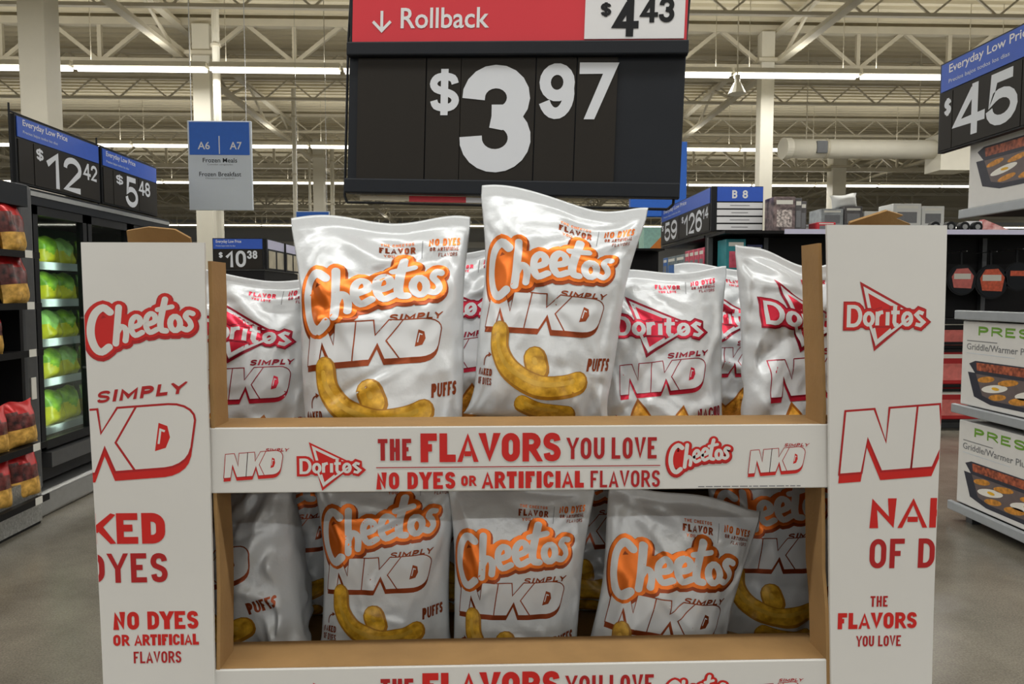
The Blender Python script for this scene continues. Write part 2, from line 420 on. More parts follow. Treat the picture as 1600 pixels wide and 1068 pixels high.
def tri_logo(face, body, edge, lay=0.0):
    it = []
    A, B, C = (0.17, 0.86), (0.86, 0.46), (0.36, 0.0)
    it += poly([A, B, C], edge, lay)
    def ins(s):
        c = ((A[0] + B[0] + C[0]) / 3, (A[1] + B[1] + C[1]) / 3)
        return [(c[0] + (p[0] - c[0]) * s, c[1] + (p[1] - c[1]) * s) for p in (A, B, C)]
    it += poly(ins(0.86), face, lay + 5e-5)
    it += poly(ins(0.66), body, lay + 1e-4)
    seq = []   # D o r i t o s
    seq.append(([(0.05, 0.32), (0.05, 0.55), (0.11, 0.55)] + arc(0.11, 0.435, 0.075, 0.115, 90, -90, 8), 1))
    def o_(cx): return (arc(cx, 0.40, 0.048, 0.072, 0, 360, 14)[:-1], 1)
    seq.append(o_(0.285))
    seq.append(([(0.385, 0.32), (0.385, 0.49)], 0)); seq.append(([(0.385, 0.43), (0.41, 0.475), (0.45, 0.485)], 0))
    seq.append(([(0.505, 0.32), (0.505, 0.485)], 0)); seq.append(([(0.59, 0.56), (0.585, 0.36), (0.60, 0.325), (0.635, 0.325)], 0)); seq.append(([(0.545, 0.48), (0.645, 0.48)], 0))
    seq.append(o_(0.735))
    seq.append(([(0.925, 0.465), (0.875, 0.485), (0.84, 0.45), (0.885, 0.40), (0.93, 0.36), (0.89, 0.32), (0.835, 0.335)], 0))
    for extra, m, l0 in ((0.085, edge, 1.6e-4), (0.05, body, 2.9e-4), (0.0, face, 4.2e-4)):
        if extra > 0.06: it += rect(0.02, 0.29, 0.96, 0.52, m, lay + 1.5e-4)
        if extra == 0.05: it += rect(0.05, 0.31, 0.93, 0.50, m, lay + 2.8e-4)
        for j, (p, cl) in enumerate(seq): it += [(V, F, m, lay + l0 + j * 1.2e-5) for V, F in [stroke(p, 0.046 + extra, cl, False, 1.4)]]
    it += line([(0.30, 0.33), (0.38, 0.10), (0.77, 0.42)], 0.03, face, lay + 5.6e-4)
    return it
KD_OUT = [(0.385, 0), (0.385, 1), (0.505, 1), (0.525, 0.62), (0.605, 1), (0.86, 1)] + arc(0.86, 0.72, 0.14, 0.28, 90, 0, 5)[1:] + [(0.985, 0.3)] + arc(0.85, 0.28, 0.13, 0.28, 0, -90, 5)[1:] + [(0.60, 0), (0.545, 0.40), (0.50, 0)]
N_OUT = [(0, 0), (0, 1), (0.155, 1), (0.235, 0.46), (0.235, 1), (0.385, 1), (0.385, 0), (0.225, 0), (0.135, 0.54), (0.12, 0)]
def block_logo(face, ink, drop, h=0.36, t=0.011, lay=0.0, shear=0.16):
    it = []
    for O in (N_OUT, KD_OUT):
        q = [(a, b * h) for a, b in O]; d = 0.14 * h
        it += poly([(a + 0.0, b - d) for a, b in q], drop, lay)
        low = [(q[0][0], q[0][1]), (q[0][0], q[0][1] - d)]
        it += [(np.array([q[0], (q[0][0], q[0][1] - d), (q[0][0] + 0.1, q[0][1] - d), (q[0][0] + 0.1, q[0][1])]), [(0, 1, 2, 3)], drop, lay + 1e-5)]
        it += poly(q, face, lay + 9e-5)
        it += line(q, t, ink, lay + 1.6e-4, True)
    it += [(np.array([(0.62, 0), (0.62, -0.14 * h), (0.86, -0.14 * h), (0.86, 0)]), [(0, 1, 2, 3)], drop, lay + 2e-5)]
    it += line([(0.70, h), (0.60, 0.46 * h), (0.70, 0)], t, ink, lay + 1.9e-4)
    dd = [(a, b * h) for a, b in [(0.80, 0.28), (0.815, 0.72), (0.86, 0.66), (0.875, 0.48), (0.855, 0.32)]]
    it += poly(dd, drop, lay + 1.6e-4); it += line([(a * 0.5 + 0.418, b * 0.5 + 0.25 * h) for a, b in dd[:3]], t * 1.0, face, lay + 2.2e-4)
    return xf(it, 1, 1, shear=shear)
def arrow_art(m, s=1.0, layer=0.0):
    p = smooth_path([(0, 0), (0.02, 0.5), (0.25, 0.85), (0.6, 1.0)])
    return line(p, 0.12, m, layer) + poly([(0.55, 1.25), (0.95, 1.02), (0.55, 0.78)], m, layer + 1e-5)
def puff_shape(path, r, lay):
    q = smooth_path(path, 5)
    return ([(V, F, M_PUFFD, lay) for V, F in [stroke(q, 2 * r, False, True)]] + [(V + np.array([-0.0012, 0.0018]), F, M_PUFF, lay + 8e-5) for V, F in [stroke(q, 1.62 * r, False, True)]]
            + [(V + np.array([-0.003, 0.0045]), F, M_PUFFL, lay + 1.6e-4) for V, F in [stroke(q[2:-2], 0.42 * r, False, True)]])

# ------------------------------------------------------------------ the store: floor, ceiling, walls, roof steel, columns
def floor_material():
    m = bpy.data.materials.new('polished_concrete'); m.use_nodes = True; nt = m.node_tree; b = nt.nodes['Principled BSDF']
    tc = nt.nodes.new('ShaderNodeTexCoord')
    n1 = nt.nodes.new('ShaderNodeTexNoise'); n1.inputs['Scale'].default_value = 1.6; n1.inputs['Detail'].default_value = 8; n1.inputs['Roughness'].default_value = 0.65
    n2 = nt.nodes.new('ShaderNodeTexNoise'); n2.inputs['Scale'].default_value = 130; n2.inputs['Detail'].default_value = 3
    for n in (n1, n2): nt.links.new(tc.outputs['Object'], n.inputs['Vector'])
    r1 = nt.nodes.new('ShaderNodeValToRGB'); r1.color_ramp.elements[0].position = 0.32; r1.color_ramp.elements[1].position = 0.72
    r1.color_ramp.elements[0].color = lin((104, 100, 91)) + (1,); r1.color_ramp.elements[1].color = lin((142, 137, 126)) + (1,)
    r2 = nt.nodes.new('ShaderNodeValToRGB'); r2.color_ramp.elements[0].position = 0.3; r2.color_ramp.elements[1].position = 0.75
    r2.color_ramp.elements[0].color = (0.62, 0.62, 0.60, 1); r2.color_ramp.elements[1].color = (1.25, 1.24, 1.2, 1)
    mx = nt.nodes.new('ShaderNodeMixRGB'); mx.blend_type = 'MULTIPLY'; mx.inputs['Fac'].default_value = 0.8
    nt.links.new(n1.outputs['Fac'], r1.inputs['Fac']); nt.links.new(n2.outputs['Fac'], r2.inputs['Fac'])
    nt.links.new(r1.outputs['Color'], mx.inputs['Color1']); nt.links.new(r2.outputs['Color'], mx.inputs['Color2'])
    nt.links.new(mx.outputs['Color'], b.inputs['Base Color'])
    b.inputs['Roughness'].default_value = 0.27; b.inputs['Specular IOR Level'].default_value = 0.5
    return m
prop(box('floor', -46, 46, -36, 56, -0.2, 0.0, floor_material()), kind='structure')
CEIL = 6.95
mb = MB(); y = -36.0; per = 0.30; prof = []
while y < 56:
    prof += [(y, CEIL), (y + per * 0.42, CEIL), (y + per * 0.5, CEIL + 0.07), (y + per * 0.92, CEIL + 0.07)]; y += per
for (a, za) in prof: mb.v += [(-46, a, za), (46, a, za)]
for i in range(len(prof) - 1): mb.f.append((2 * i, 2 * i + 1, 2 * i + 3, 2 * i + 2)); mb.mi.append(0)
M_DECK = mat('roof_deck_paint', (214, 205, 178), 0.7, var=0.08, scale=0.35)
prop(mb.build('ceiling', M_DECK), kind='structure')
M_WALLG = mat('grey_wall_paint', (172, 173, 172), 0.7, var=0.05, scale=0.6)
M_WALLW = mat('white_wall_paint', (205, 203, 194), 0.7, var=0.04, scale=0.6)
prop(box('wall_back', -46, 46, 55.6, 55.9, 0, 7.1, M_WALLG), kind='structure')
prop(box('trim_1', -46, 46, 55.3, 55.58, 4.9, 5.35, M_WALLW), kind='structure')

def girder(Y, each):
    g = empty('roof_girder', (0, Y, 0))
    box('top_chord', -46, 46, -0.09, 0.09, 6.74, 6.88, M_TRUSS, g); box('bottom_chord', -46, 46, -0.09, 0.09, 5.98, 6.10, M_TRUSS, g)
    step = 1.9; x = -22.8; k = 0; mb = MB(); r = 0.055
    while x < 22:
        segs = [((x, 0, 6.04), (x + step / 2, 0, 6.8)), ((x + step / 2, 0, 6.8), (x + step, 0, 6.04)), ((x + step, 0, 6.04), (x + step, 0, 6.8))]
        for a, b in segs:
            if each: MB().bar(a, b, r, n=4).build('web_bar', M_TRUSS, g)
            else: mb.bar(a, b, r, n=4)
        x += step
    if not each: mb.build('web_bars', M_TRUSS, g)['kind'] = 'stuff'
    return g
GY = [15.2, 27.2, 39.2, 51.2]
for i, Y in enumerate(GY):
    prop(girder(Y, i == 0), ['cream steel roof girder with zigzag webs, nearest and largest at the top', 'second cream roof girder from the camera, behind the nearest strip lights',
         'third cream roof girder from the camera, small in the distance', 'farthest cream roof girder, just before the back wall'][i], 'girder', 'roof girders')
def joist():
    g = empty('bar_joist')
    box('top_chord', -24, 24, -0.05, 0.05, 6.80, 6.88, M_TRUSS, g); box('bottom_chord', -24, 24, -0.05, 0.05, 6.32, 6.38, M_TRUSS, g)
    mb = MB(); n = 80
    for i in range(n):
        a = -24 + 48 * i / n; b = -24 + 48 * (i + 1) / n
        mb.bar((a, 0, 6.35 if i % 2 else 6.84), (b, 0, 6.84 if i % 2 else 6.35), 0.024, n=4)
    mb.build('web_rods', M_TRUSS, g)['kind'] = 'stuff'
    return g
J0 = joist(); first = True
for Y, lab in ((11.2, 'nearest, high above the price sign'), (13.1, 'just before the nearest row of strip lights'), (17.1, 'first behind the nearest girder'), (19.1, 'second behind the nearest girder'),
               (22.9, 'just behind the second row of strip lights'), (25.0, 'just before the second girder'), (29.3, 'first behind the second girder'), (31.4, 'second behind the second girder'),
               (33.5, 'third behind the second girder'), (36.2, 'last before the third girder'), (41.5, 'first behind the third girder'), (44.0, 'over the farthest row of strip lights'), (47.5, 'farthest, near the back wall')):
    o = J0 if first else copy_tree(J0); first = False
    o.location = (0.37 * Y % 1.2, Y, 0)
    prop(o, 'cream open web roof joist, ' + lab, 'roof joist', 'roof joists')
for k, (X, lab) in enumerate(((-16.5, 'far left'), (-6.05, 'over the column behind the aisle sign'), (5.95, 'over the column behind the blue end sign'), (15.5, 'far right, over the air duct'))):
    g = empty('roof_beam', (X, 10.5, 0))
    box('top_chord', -0.08, 0.08, 0, 42, 6.72, 6.795, M_TRUSS, g); box('bottom_chord', -0.08, 0.08, 0, 42, 6.12, 6.2, M_TRUSS, g)
    mb = MB(); n = 28
    for i in range(n): mb.bar((0, 1.5 * i, 6.16 if i % 2 else 6.76), (0, 1.5 * (i + 1), 6.76 if i % 2 else 6.16), 0.035, n=4)
    mb.build('web_bars', M_TRUSS, g)['kind'] = 'stuff'
    prop(g, 'cream roof beam running away from the camera, ' + lab, 'beam', 'roof beams')
# strip lights
def strip_light():
    g = empty('strip_light')
    MB().box(-1.19, 1.19, -0.07, 0.07, 0.0, 0.09).box(-1.19, 1.19, -0.13, 0.13, -0.012, 0.0).build('housing', M_PAINT, g)
    MB().bar((-1.17, -0.06, -0.045), (1.17, -0.06, -0.045), 0.03, n=8).build('tube', M_LAMP, g)
    MB().bar((-1.17, 0.06, -0.045), (1.17, 0.06, -0.045), 0.03, n=8).build('tube', M_LAMP, g)
    for x in (-0.9, 0.9): MB().bar((x, 0, 0.08), (x, 0, 1.42), 0.008, n=4).build('hanger_rod', M_TRUSS, g)
    return g
L0 = strip_light(); first = True
def ordinal(n): return ('first second third fourth fifth sixth seventh eighth ninth tenth eleventh twelfth thirteenth fourteenth fifteenth sixteenth seventeenth eighteenth nineteenth twentieth'.split() + ['%dth' % k for k in range(21, 60)])[n]
ROWN = ['nearest', 'second', 'third', 'farthest']
for r, Y in enumerate(ROWS_SEEN):
    xa, xb = at(-40, 200, Y).x, at(1640, 200, Y).x; n = int((xb - xa) / 2.44) + 1; x0 = xa + 0.6
    for i in range(n):
        o = L0 if first else copy_tree(L0); first = False
        o.location = (x0 + i * 2.44, Y, LIGHT_Z)
        prop(o, 'white fluorescent strip light, %s from the left in the %s row' % (ordinal(i), ROWN[r]), 'ceiling light', 'strip lights, %s row' % ROWN[r])
# columns and pipes
def column(px, Y, w, label, top=6.75, name='steel_column'):
    g = empty(name, (pxw(px, Y), Y, 0))
    bevel(box('shaft', -w / 2, w / 2, -w / 2, w / 2, 0, top, M_PAINT, g), 0.015)
    box('cap_plate', -w * 0.8, w * 0.8, -w * 0.8, w * 0.8, top - 0.62, top - 0.55, M_TRUSS, g)
    box('base_plate', -w * 0.75, w * 0.75, -w * 0.75, w * 0.75, 0, 0.03, M_DKSTEEL, g)
    prop(g, label, 'column', 'square roof columns')
column(77, 10.8, 0.37, 'thick white square column rising behind the freezer price signs')
column(328, 15.2, 0.34, 'white square column right behind the hanging blue aisle sign')
column(502, 26.0, 0.36, 'slim white distant column left of the big black price sign')
column(1189, 15.2, 0.27, 'white square column rising behind the blue end of aisle sign')
column(1302, 27.2, 0.5, 'cream far column low on the right behind the stacked cartons', top=6.7)
def pipe(px, Y, r, label, py_top=None, name='conduit_pipe'):
    g = empty(name, (pxw(px, Y), Y, 0)); top = 6.85 if py_top is None else pyz(py_top, Y, px)
    MB().bar((0, 0, 0), (0, 0, top), r, n=10).build('pipe', M_PAINT, g, smooth=False)
    mb = MB()
    for z in np.arange(1.6, top - 0.2, 1.5): mb.bar((0, 0, z), (0, 0, z + 0.05), r * 1.35, n=10)
    mb.build('clamp_rings', M_TRUSS, g)
    prop(g, label, 'pipe', 'white vertical pipes')
pipe(347, 14.42, 0.07, 'white vertical pipe just right of the column behind the aisle sign')
pipe(464, 20.0, 0.055, 'thin white pipe standing left of the big black price sign')
pipe(522, 26.5, 0.07, 'white distant pipe hugging the left edge of the black price sign')
pipe(487, 26.5, 0.045, 'thinnest white distant pipe beside the slim far column')

# air duct
d0 = at(1232, 232, 16.5); d1 = at(1462, 232, 16.5)
g = empty('air_duct', (d0.x, 16.5, d0.z)); Ld = d1.x - d0.x
MB().bar((0, 0, 0), (Ld, 0, 0), 0.21, n=24).build('duct_tube', M_PAINT, g, smooth=True)
MB().bar((-0.14, -0.02, 0), (0.02, 0, 0), 0.235, n=24).build('end_cap', M_PAINT, g)
MB().bar((0.8, 0, 0), (0.86, 0, 0), 0.222, n=24).build('band', M_TRUSS, g)
box('vent_grille', 0.55, 0.78, -0.235, -0.17, -0.13, 0.13, M_DKSTEEL, g)
for x in (0.4, Ld - 0.4): MB().bar((x, 0, 0.2), (x, 0, CEIL - d0.z + 0.08), 0.012, n=5).build('hanger', M_TRUSS, g)
box('drop_box', Ld - 0.06, Ld + 0.62, -0.3, 0.3, -0.5, 0.3, M_PAINT, g)
prop(g, 'round cream air duct with dark grey vent hanging under the roof at right', 'air duct')
s0 = at(1152, 133, 13.9)
g = empty('paging_speaker', s0)
MB().bar((0, 0, 0.0), (0, 0, 0.18), 0.05, n=10).build('stem', M_PAINT, g)
MB().bar((0, 0, -0.16), (0, 0, 0.04), 0.17, n=14, r2=0.07).build('horn', M_PAINT, g)
MB().bar((0, 0, 0.18), (0, 0, CEIL - s0.z), 0.012, n=5).build('hanger', M_TRUSS, g)
prop(g, 'small white ceiling speaker hanging below the nearest light row at right', 'speaker')

# ------------------------------------------------------------------ the cardboard display
FY = 1.05
def edge_line(pxt, pyt, pxb, pyb, Y=FY):
    a = at(pxt, pyt, Y); b = at(pxb, pyb, Y)
    return lambda z: a.x + (b.x - a.x) * (z - a.z) / (b.z - a.z)
PL0 = edge_line(130, 378, 162, 1068); PL1 = edge_line(322, 382, 336, 1068)
PR0 = edge_line(1289, 352, 1298, 1068); PR1 = edge_line(1476, 352, 1455, 1068)
ZLT = pyz(379, FY, 230); ZRT = pyz(352, FY, 1380)
ZB = 0.14
DISP = empty('display_stand', (0.04, FY + 0.3, 0))
prop(DISP, 'white and brown cardboard floor display with red lettering holding the snack bags', 'display stand')
DINV = Matrix.Translation(-Vector(DISP.location))
def dpt(p): return DINV @ Vector(p)
T = 0.005
def post(name, e0, e1, zt, outer):
    """folded corner post: front panel, outside return, inner flange"""
    g = empty(name, parent=DISP); zs = list(np.linspace(ZB, zt, 48))
    def wob(z, k): return 0.003 * math.sin(z * 7 + k) 
    mb = MB(); n = len(zs)
    for (yy) in (0, T):
        for z in zs:
            for e, k in ((e0, 1), (e1, 1)): mb.v.append(tuple(dpt((e(z), FY - 0.004 + yy + wob(z, k), z))))
    o = 2 * n
    for i in range(n - 1):
        a = 2 * i
        mb.f += [(a, a + 1, a + 3, a + 2), (o + a, o + a + 2, o + a + 3, o + a + 1), (a, a + 2, o + a + 2, o + a), (a + 1, o + a + 1, o + a + 3, a + 3)]
        mb.mi += [0, 1, 0, 0]
    mb.f += [(0, o, o + 1, 1), (o - 2, o - 1, 2 * o - 1, 2 * o - 2)]; mb.mi += [1, 1]
    mb.build('front_panel', [M_WHITECARD, M_KRAFT], g)
    eo, ei = (e0, e1) if outer < 0 else (e1, e0)
    # outside return
    mb = MB(); q = []
    for z in zs:
        x = eo(z); q.append((x, z))
    for i, (x, z) in enumerate(q):
        for (dx, dy) in ((0, T), (0, 0.20), (-outer * T, 0.20), (-outer * T, T)): mb.v.append(tuple(dpt((x + dx, FY + dy, z))))
    for i in range(n - 1):
        for k in range(4):
            mb.f.append((4 * i + k, 4 * i + (k + 1) % 4, 4 * i + 4 + (k + 1) % 4, 4 * i + 4 + k)); mb.mi.append(0 if k == 0 else 1)
    mb.f += [(0, 1, 2, 3), (4 * n - 4, 4 * n - 3, 4 * n - 2, 4 * n - 1)]; mb.mi += [1, 1]
    mb.build('side_return', [M_WHITECARD, M_KRAFT], g)
    # inner flange: raw kraft, stops a little below the top
    mb = MB(); zt2 = zt - 0.025; zz = np.linspace(ZB, zt2, 24); rng = random.Random(3 + outer)
    for z in zz:
        j = rng.uniform(-0.0015, 0.0015); x = ei(z)
        for (dx, dy) in ((0, T), (0, 0.062), (outer * T, 0.062), (outer * T, T)): mb.v.append(tuple(dpt((x + dx - outer * (0.006 + j), FY + dy + j * 2, z))))
    for i in range(len(zz) - 1):
        for k in range(4): mb.f.append((4 * i + k, 4 * i + (k + 1) % 4, 4 * i + 4 + (k + 1) % 4, 4 * i + 4 + k)); mb.mi.append(0)
    m4 = 4 * len(zz); mb.f += [(0, 1, 2, 3), (m4 - 4, m4 - 3, m4 - 2, m4 - 1)]; mb.mi += [0, 0]
    mb.build('inner_flange', M_KRAFT, g)
    return g
POSTE = {-1: (PL0, PL1), 1: (PR0, PR1)}
POSTL = post('corner_post', PL0, PL1, ZLT, -1)
POSTR = post('corner_post', PR0, PR1, ZRT, 1)
# torn kraft flaps showing above the posts
c = dpt(at(245, 372, FY + 0.15))
MB().prism([(-0.055, -0.12), (0.055, -0.12), (0.052, 0.0), (0.03, 0.014), (-0.01, 0.018), (-0.045, 0.012)], c, (1, 0, 0), Vector((0, -0.35, 0.94)).normalized(), 0.005).build('torn_flap', M_KRAFT, POSTL)
c = dpt(at(1385, 346, FY + 0.16)); 
MB().prism([(-0.06, -0.12), (0.055, -0.12), (0.05, -0.003), (0.018, 0.006), (0.03, 0.012), (-0.005, 0.019), (-0.03, 0.010), (-0.07, -0.004)], c, Vector((1, 0.25, 0)).normalized(), Vector((0, -0.5, 0.87)).normalized(), 0.005).build('torn_flap', M_KRAFT, POSTR)

# trays
X0, X1 = PL1(1.2) - 0.015, PR0(1.2) + 0.015
LEDGE = 0.085
XA, XB = PL0(1.0) + 0.014, PR1(1.0) - 0.014
def tray(zt, zb, name='tray'):
    g = empty(name, parent=DISP)
    ox, oy, _ = DISP.location
    f = FY + 0.003
    bevel(MB().box(X0 - ox, X1 - ox, f - oy, f + T - oy, zb, zt).build('front_wall', M_WHITECARD, g), 0.0015)
    MB().box(X0 - ox, X1 - ox, f + T - oy, f + LEDGE - oy, zt - 0.006, zt).build('ledge', M_KRAFT, g)
    MB().box(XA - ox, XB - ox, f + LEDGE - oy, f + LEDGE + T - oy, zb, zt - 0.001).build('inner_wall', M_KRAFT, g)
    MB().box(XA - ox, XB - ox, f + LEDGE + T - oy, 1.72 - oy, zb, zb + 0.006).build('tray_floor', M_KRAFT, g)
    MB().box(XA - ox, XB - ox, 1.72 - oy, 1.725 - oy, zb, zt + 0.02).build('rear_wall', M_KRAFT, g)
    return g
ZT1 = pyz(666, FY, 810); ZB1 = pyz(767, FY, 810); ZT2 = pyz(1040, FY, 810); ZB2 = ZT2 - (ZT1 - ZB1)
TR1 = tray(ZT1, ZB1); TR2 = tray(ZT2, ZB2); TR3 = tray(ZT2 - (ZT1 - ZT2), ZB2 - (ZT1 - ZT2))
ox, oy, _ = DISP.location
for s, x in ((-1, XA - 0.003), (1, XB + 0.003)):
    MB().box(x - T / 2 - ox, x + T / 2 - ox, FY + LEDGE - oy, 1.72 - oy, ZB, ZT1 - 0.03).build('side_wall', M_KRAFT, DISP)
MB().box(XA - ox, XB - ox, 1.727 - oy, 1.732 - oy, ZB, ZT1).build('back_panel', M_KRAFT, DISP)
M_PALLET = mat('pallet_wood', (160, 128, 84), 0.8, var=0.2, scale=8)
for k in range(5):
    MB().box(X0 - 0.14 - ox, X1 + 0.14 - ox, FY + 0.01 + k * 0.145 - oy, FY + 0.11 + k * 0.145 - oy, 0.11, ZB - 0.001).build('pallet_board', M_PALLET, DISP)
for x in (X0 - 0.1, 0.04, X1 + 0.02): MB().box(x - ox, x + 0.09 - ox, FY + 0.01 - oy, FY + 0.69 - oy, 0.0, 0.109).build('pallet_runner', M_PALLET, DISP)

# printing on the tray fronts; 1 unit = 1 px of the photograph at the front plane
U = (X1 - X0) / 968.0
def tray_print(tr, zt):
    def b(items): return xf(items, U, U)
    o = dpt((X0, FY + 0.003, zt)); ex, ez = (1, 0, 0), (0, 0, 1)
    print_on('headline_word', b(sletters('THE', 264, -51, 33, 6.5, M_DKRED, w=51, cw=0.42)), o, ex, ez, tr)
    print_on('headline_word', b(sletters('YOU', 550, -51, 33, 5.5, M_DKRED, w=58, cw=0.45)), o, ex, ez, tr)
    print_on('headline_word', b(sletters('LOVE', 618, -51, 33, 5.5, M_DKRED, w=70, cw=0.42)), o, ex, ez, tr)
    print_on('headline_word', b(sletters('FLAVORS', 328, -54, 44, 11.5, M_RED, w=214, cw=0.58, gap=0.08)), o, ex, ez, tr)
    print_on('rule_line', b(rect(261, -62.5, 693, -61, M_DKRED)), o, ex, ez, tr)
    F2 = sletters('NO', 261, -95, 26, 8.0, M_RED, w=36, cw=0.55, gap=0.1) + sletters('DYES', 308, -95, 26, 8.0, M_RED, w=74, cw=0.55, gap=0.1)
    F2 += sletters('OR', 389, -91, 16, 5.0, M_RED, w=23, cw=0.6, gap=0.12) + sletters('ARTIFICIAL', 421, -95, 26, 7.6, M_RED, w=156, cw=0.55, gap=0.1)
    F2 += sletters('FLAVORS', 586, -95, 26, 4.0, M_DKRED, w=107, cw=0.48, gap=0.2)
    print_on('claim_lettering', b(F2), o, ex, ez, tr)
    print_on('block_emblem', b(xf(block_logo(M_WHITECARD, M_DKRED, M_RED, 0.42, 0.012), 86, 86, math.radians(4), 34, -76) + sletters('SIMPLY', 96, -36, 5, 1.3, M_DKRED, w=34, cw=0.9, shear=0.4)), o, ex, ez, tr)
    print_on('triangle_emblem', b(xf(tri_logo(M_WHITECARD, M_RED, M_RED), 100, 86, 0, 144, -96)), o, ex, ez, tr)
    print_on('script_emblem', b(xf(script_logo(M_WHITECARD, M_RED, M_DKRED), 98, 92, 0, 706, -80)), o, ex, ez, tr)
    print_on('block_emblem', b(xf(block_logo(M_WHITECARD, M_DKRED, M_RED, 0.42, 0.012), 86, 86, math.radians(4), 829, -76) + sletters('SIMPLY', 884, -34, 5, 1.3, M_DKRED, w=38, cw=0.9, shear=0.4)), o, ex, ez, tr)
    mb = []; rng = random.Random(5); x = 752
    while x < 912:
        w = rng.uniform(4, 13); mb += rect(x, -96, x + w, -94.4, M_GREYINK); x += w + 2
    print_on('fine_print', b(mb), o, ex, ez, tr)
tray_print(TR1, ZT1); tray_print(TR2, ZT2); tray_print(TR3, ZT2 - (ZT1 - ZT2))

# printing on the corner posts, wrapped round the outer fold
def panel_print(name, items, parent, fold, outer, z0=0.0):
    """items in world x (at the front plane) and z; what passes the fold runs on along the side return"""
    V, F, MI, L, mats = [], [], [], [], []
    def put(its, side):
        nonlocal V, F, MI, L
        v, f, mi, l, ms = merge_items(its)
        k = len(V)
        for (a, b), h in zip(v, l):
            e = fold(b)
            q0 = (POSTE[outer][0](b), POSTE[outer][1](b)); fr_ = (a - q0[0]) / (q0[1] - q0[0])
            wobl = 0.003 * math.sin(b * 7 + 1)
            if side: p = (e + outer * (0.0004 + h), FY + T + abs(a - e), b)
            else: p = (a, FY - 0.004 + wobl - 0.0004 - h, b)
            V.append(tuple(dpt(p)))
        for q, m in zip(f, mi):
            F.append(tuple(k + i for i in q)); 
            if ms[m] not in mats: mats.append(ms[m])
            MI.append(mats.index(ms[m]))
    zs = np.concatenate([v[:, 1] for v, _, _, _ in items]); e = fold(float(zs.mean()))
    inside = clip_items(items, 0, e - outer * 0.0008, outer < 0); outs = clip_items(items, 0, e, outer > 0)
    put(refine(inside, 0.03), False)
    if outs: put(outs, True)
    return mesh_ob(name, V, F, mats, parent, midx=MI)
def pxart(items, px, py):   # photo-pixel units (y down) at the front plane
    o = at(px, py, FY); s = FY / FPX * 1.0
    return [(np.stack([v[:, 0] * s + o.x, v[:, 1] * s + o.z], 1), f, m, l) for v, f, m, l in items]
panel_print('script_emblem', pxart(xf(script_logo(M_WHITECARD, M_RED, M_DKRED), 168, 150, 0, 0, 0), 143, 562), POSTL, PL0, -1)
panel_print('word_simply', pxart(xf(sletters('SIMPLY', 0, 0, 18, 5.2, M_DKRED, w=136, cw=0.9, gap=0.15, shear=0.35), 1, 1, math.radians(6.5)), 154, 629), POSTL, PL0, -1)
panel_print('block_emblem', pxart(xf(block_logo(M_WHITECARD, M_DKRED, M_RED, 0.33, 0.011, shear=0.13), 302, 302, math.radians(4), 0, 0), -3, 750), POSTL, PL0, -1)
panel_print('claim_lettering', pxart(sletters('NAKED', 0, 0, 49, 14, M_RED, w=206, cw=0.66, gap=0.08), 53, 850), POSTL, PL0, -1)
panel_print('claim_lettering', pxart(sletters('OF DYES', 0, 0, 47, 8.5, M_DKRED, w=205, cw=0.55, gap=0.2), 56, 911), POSTL, PL0, -1)
panel_print('claim_lettering', pxart(sletters('NO', 0, 0, 29, 9, M_RED, w=41, cw=0.6, gap=0.1) + sletters('DYES', 53, 0, 29, 9, M_RED, w=80, cw=0.6, gap=0.1), 178, 983), POSTL, PL0, -1)
panel_print('claim_lettering', pxart(sletters('OR', 0, 0, 18, 5, M_RED, w=25, cw=0.6, gap=0.12) + sletters('ARTIFICIAL', 33, 0, 18, 5, M_RED, w=100, cw=0.6, gap=0.12), 178, 1008), POSTL, PL0, -1)
panel_print('claim_lettering', pxart(sletters('FLAVORS', 0, 0, 19, 3, M_DKRED, w=74, cw=0.5, gap=0.2), 210, 1035), POSTL, PL0, -1)
panel_print('triangle_emblem', pxart(xf(tri_logo(M_WHITECARD, M_RED, M_DKRED), 137, 128, 0, 0, 0), 1314, 548), POSTR, PR1, 1)
panel_print('block_emblem', pxart(xf(block_logo(M_WHITECARD, M_DKRED, M_RED, 0.335, 0.011, shear=0.13), 305, 305, math.radians(4), 0, 0), 1309, 740), POSTR, PR1, 1)
panel_print('claim_lettering', pxart(sletters('NAKED', 0, 0, 49, 14.5, M_RED, w=234, cw=0.76, gap=0.07), 1357, 824), POSTR, PR1, 1)
panel_print('claim_lettering', pxart(sletters('OF DYES', 0, 0, 49, 8.5, M_DKRED, w=205, cw=0.55, gap=0.2), 1357, 887), POSTR, PR1, 1)
panel_print('claim_lettering', pxart(sletters('THE', 0, 0, 18, 3.2, M_DKRED, w=29, cw=0.45, gap=0.2), 1359, 947), POSTR, PR1, 1)
panel_print('claim_lettering', pxart(sletters('FLAVORS', 0, 0, 27, 7.5, M_RED, w=132, cw=0.6, gap=0.1), 1308, 982), POSTR, PR1, 1)
panel_print('claim_lettering', pxart(sletters('YOU LOVE', 0, 0, 18, 3.0, M_DKRED, w=74, cw=0.5, gap=0.2), 1337, 1009), POSTR, PR1, 1)

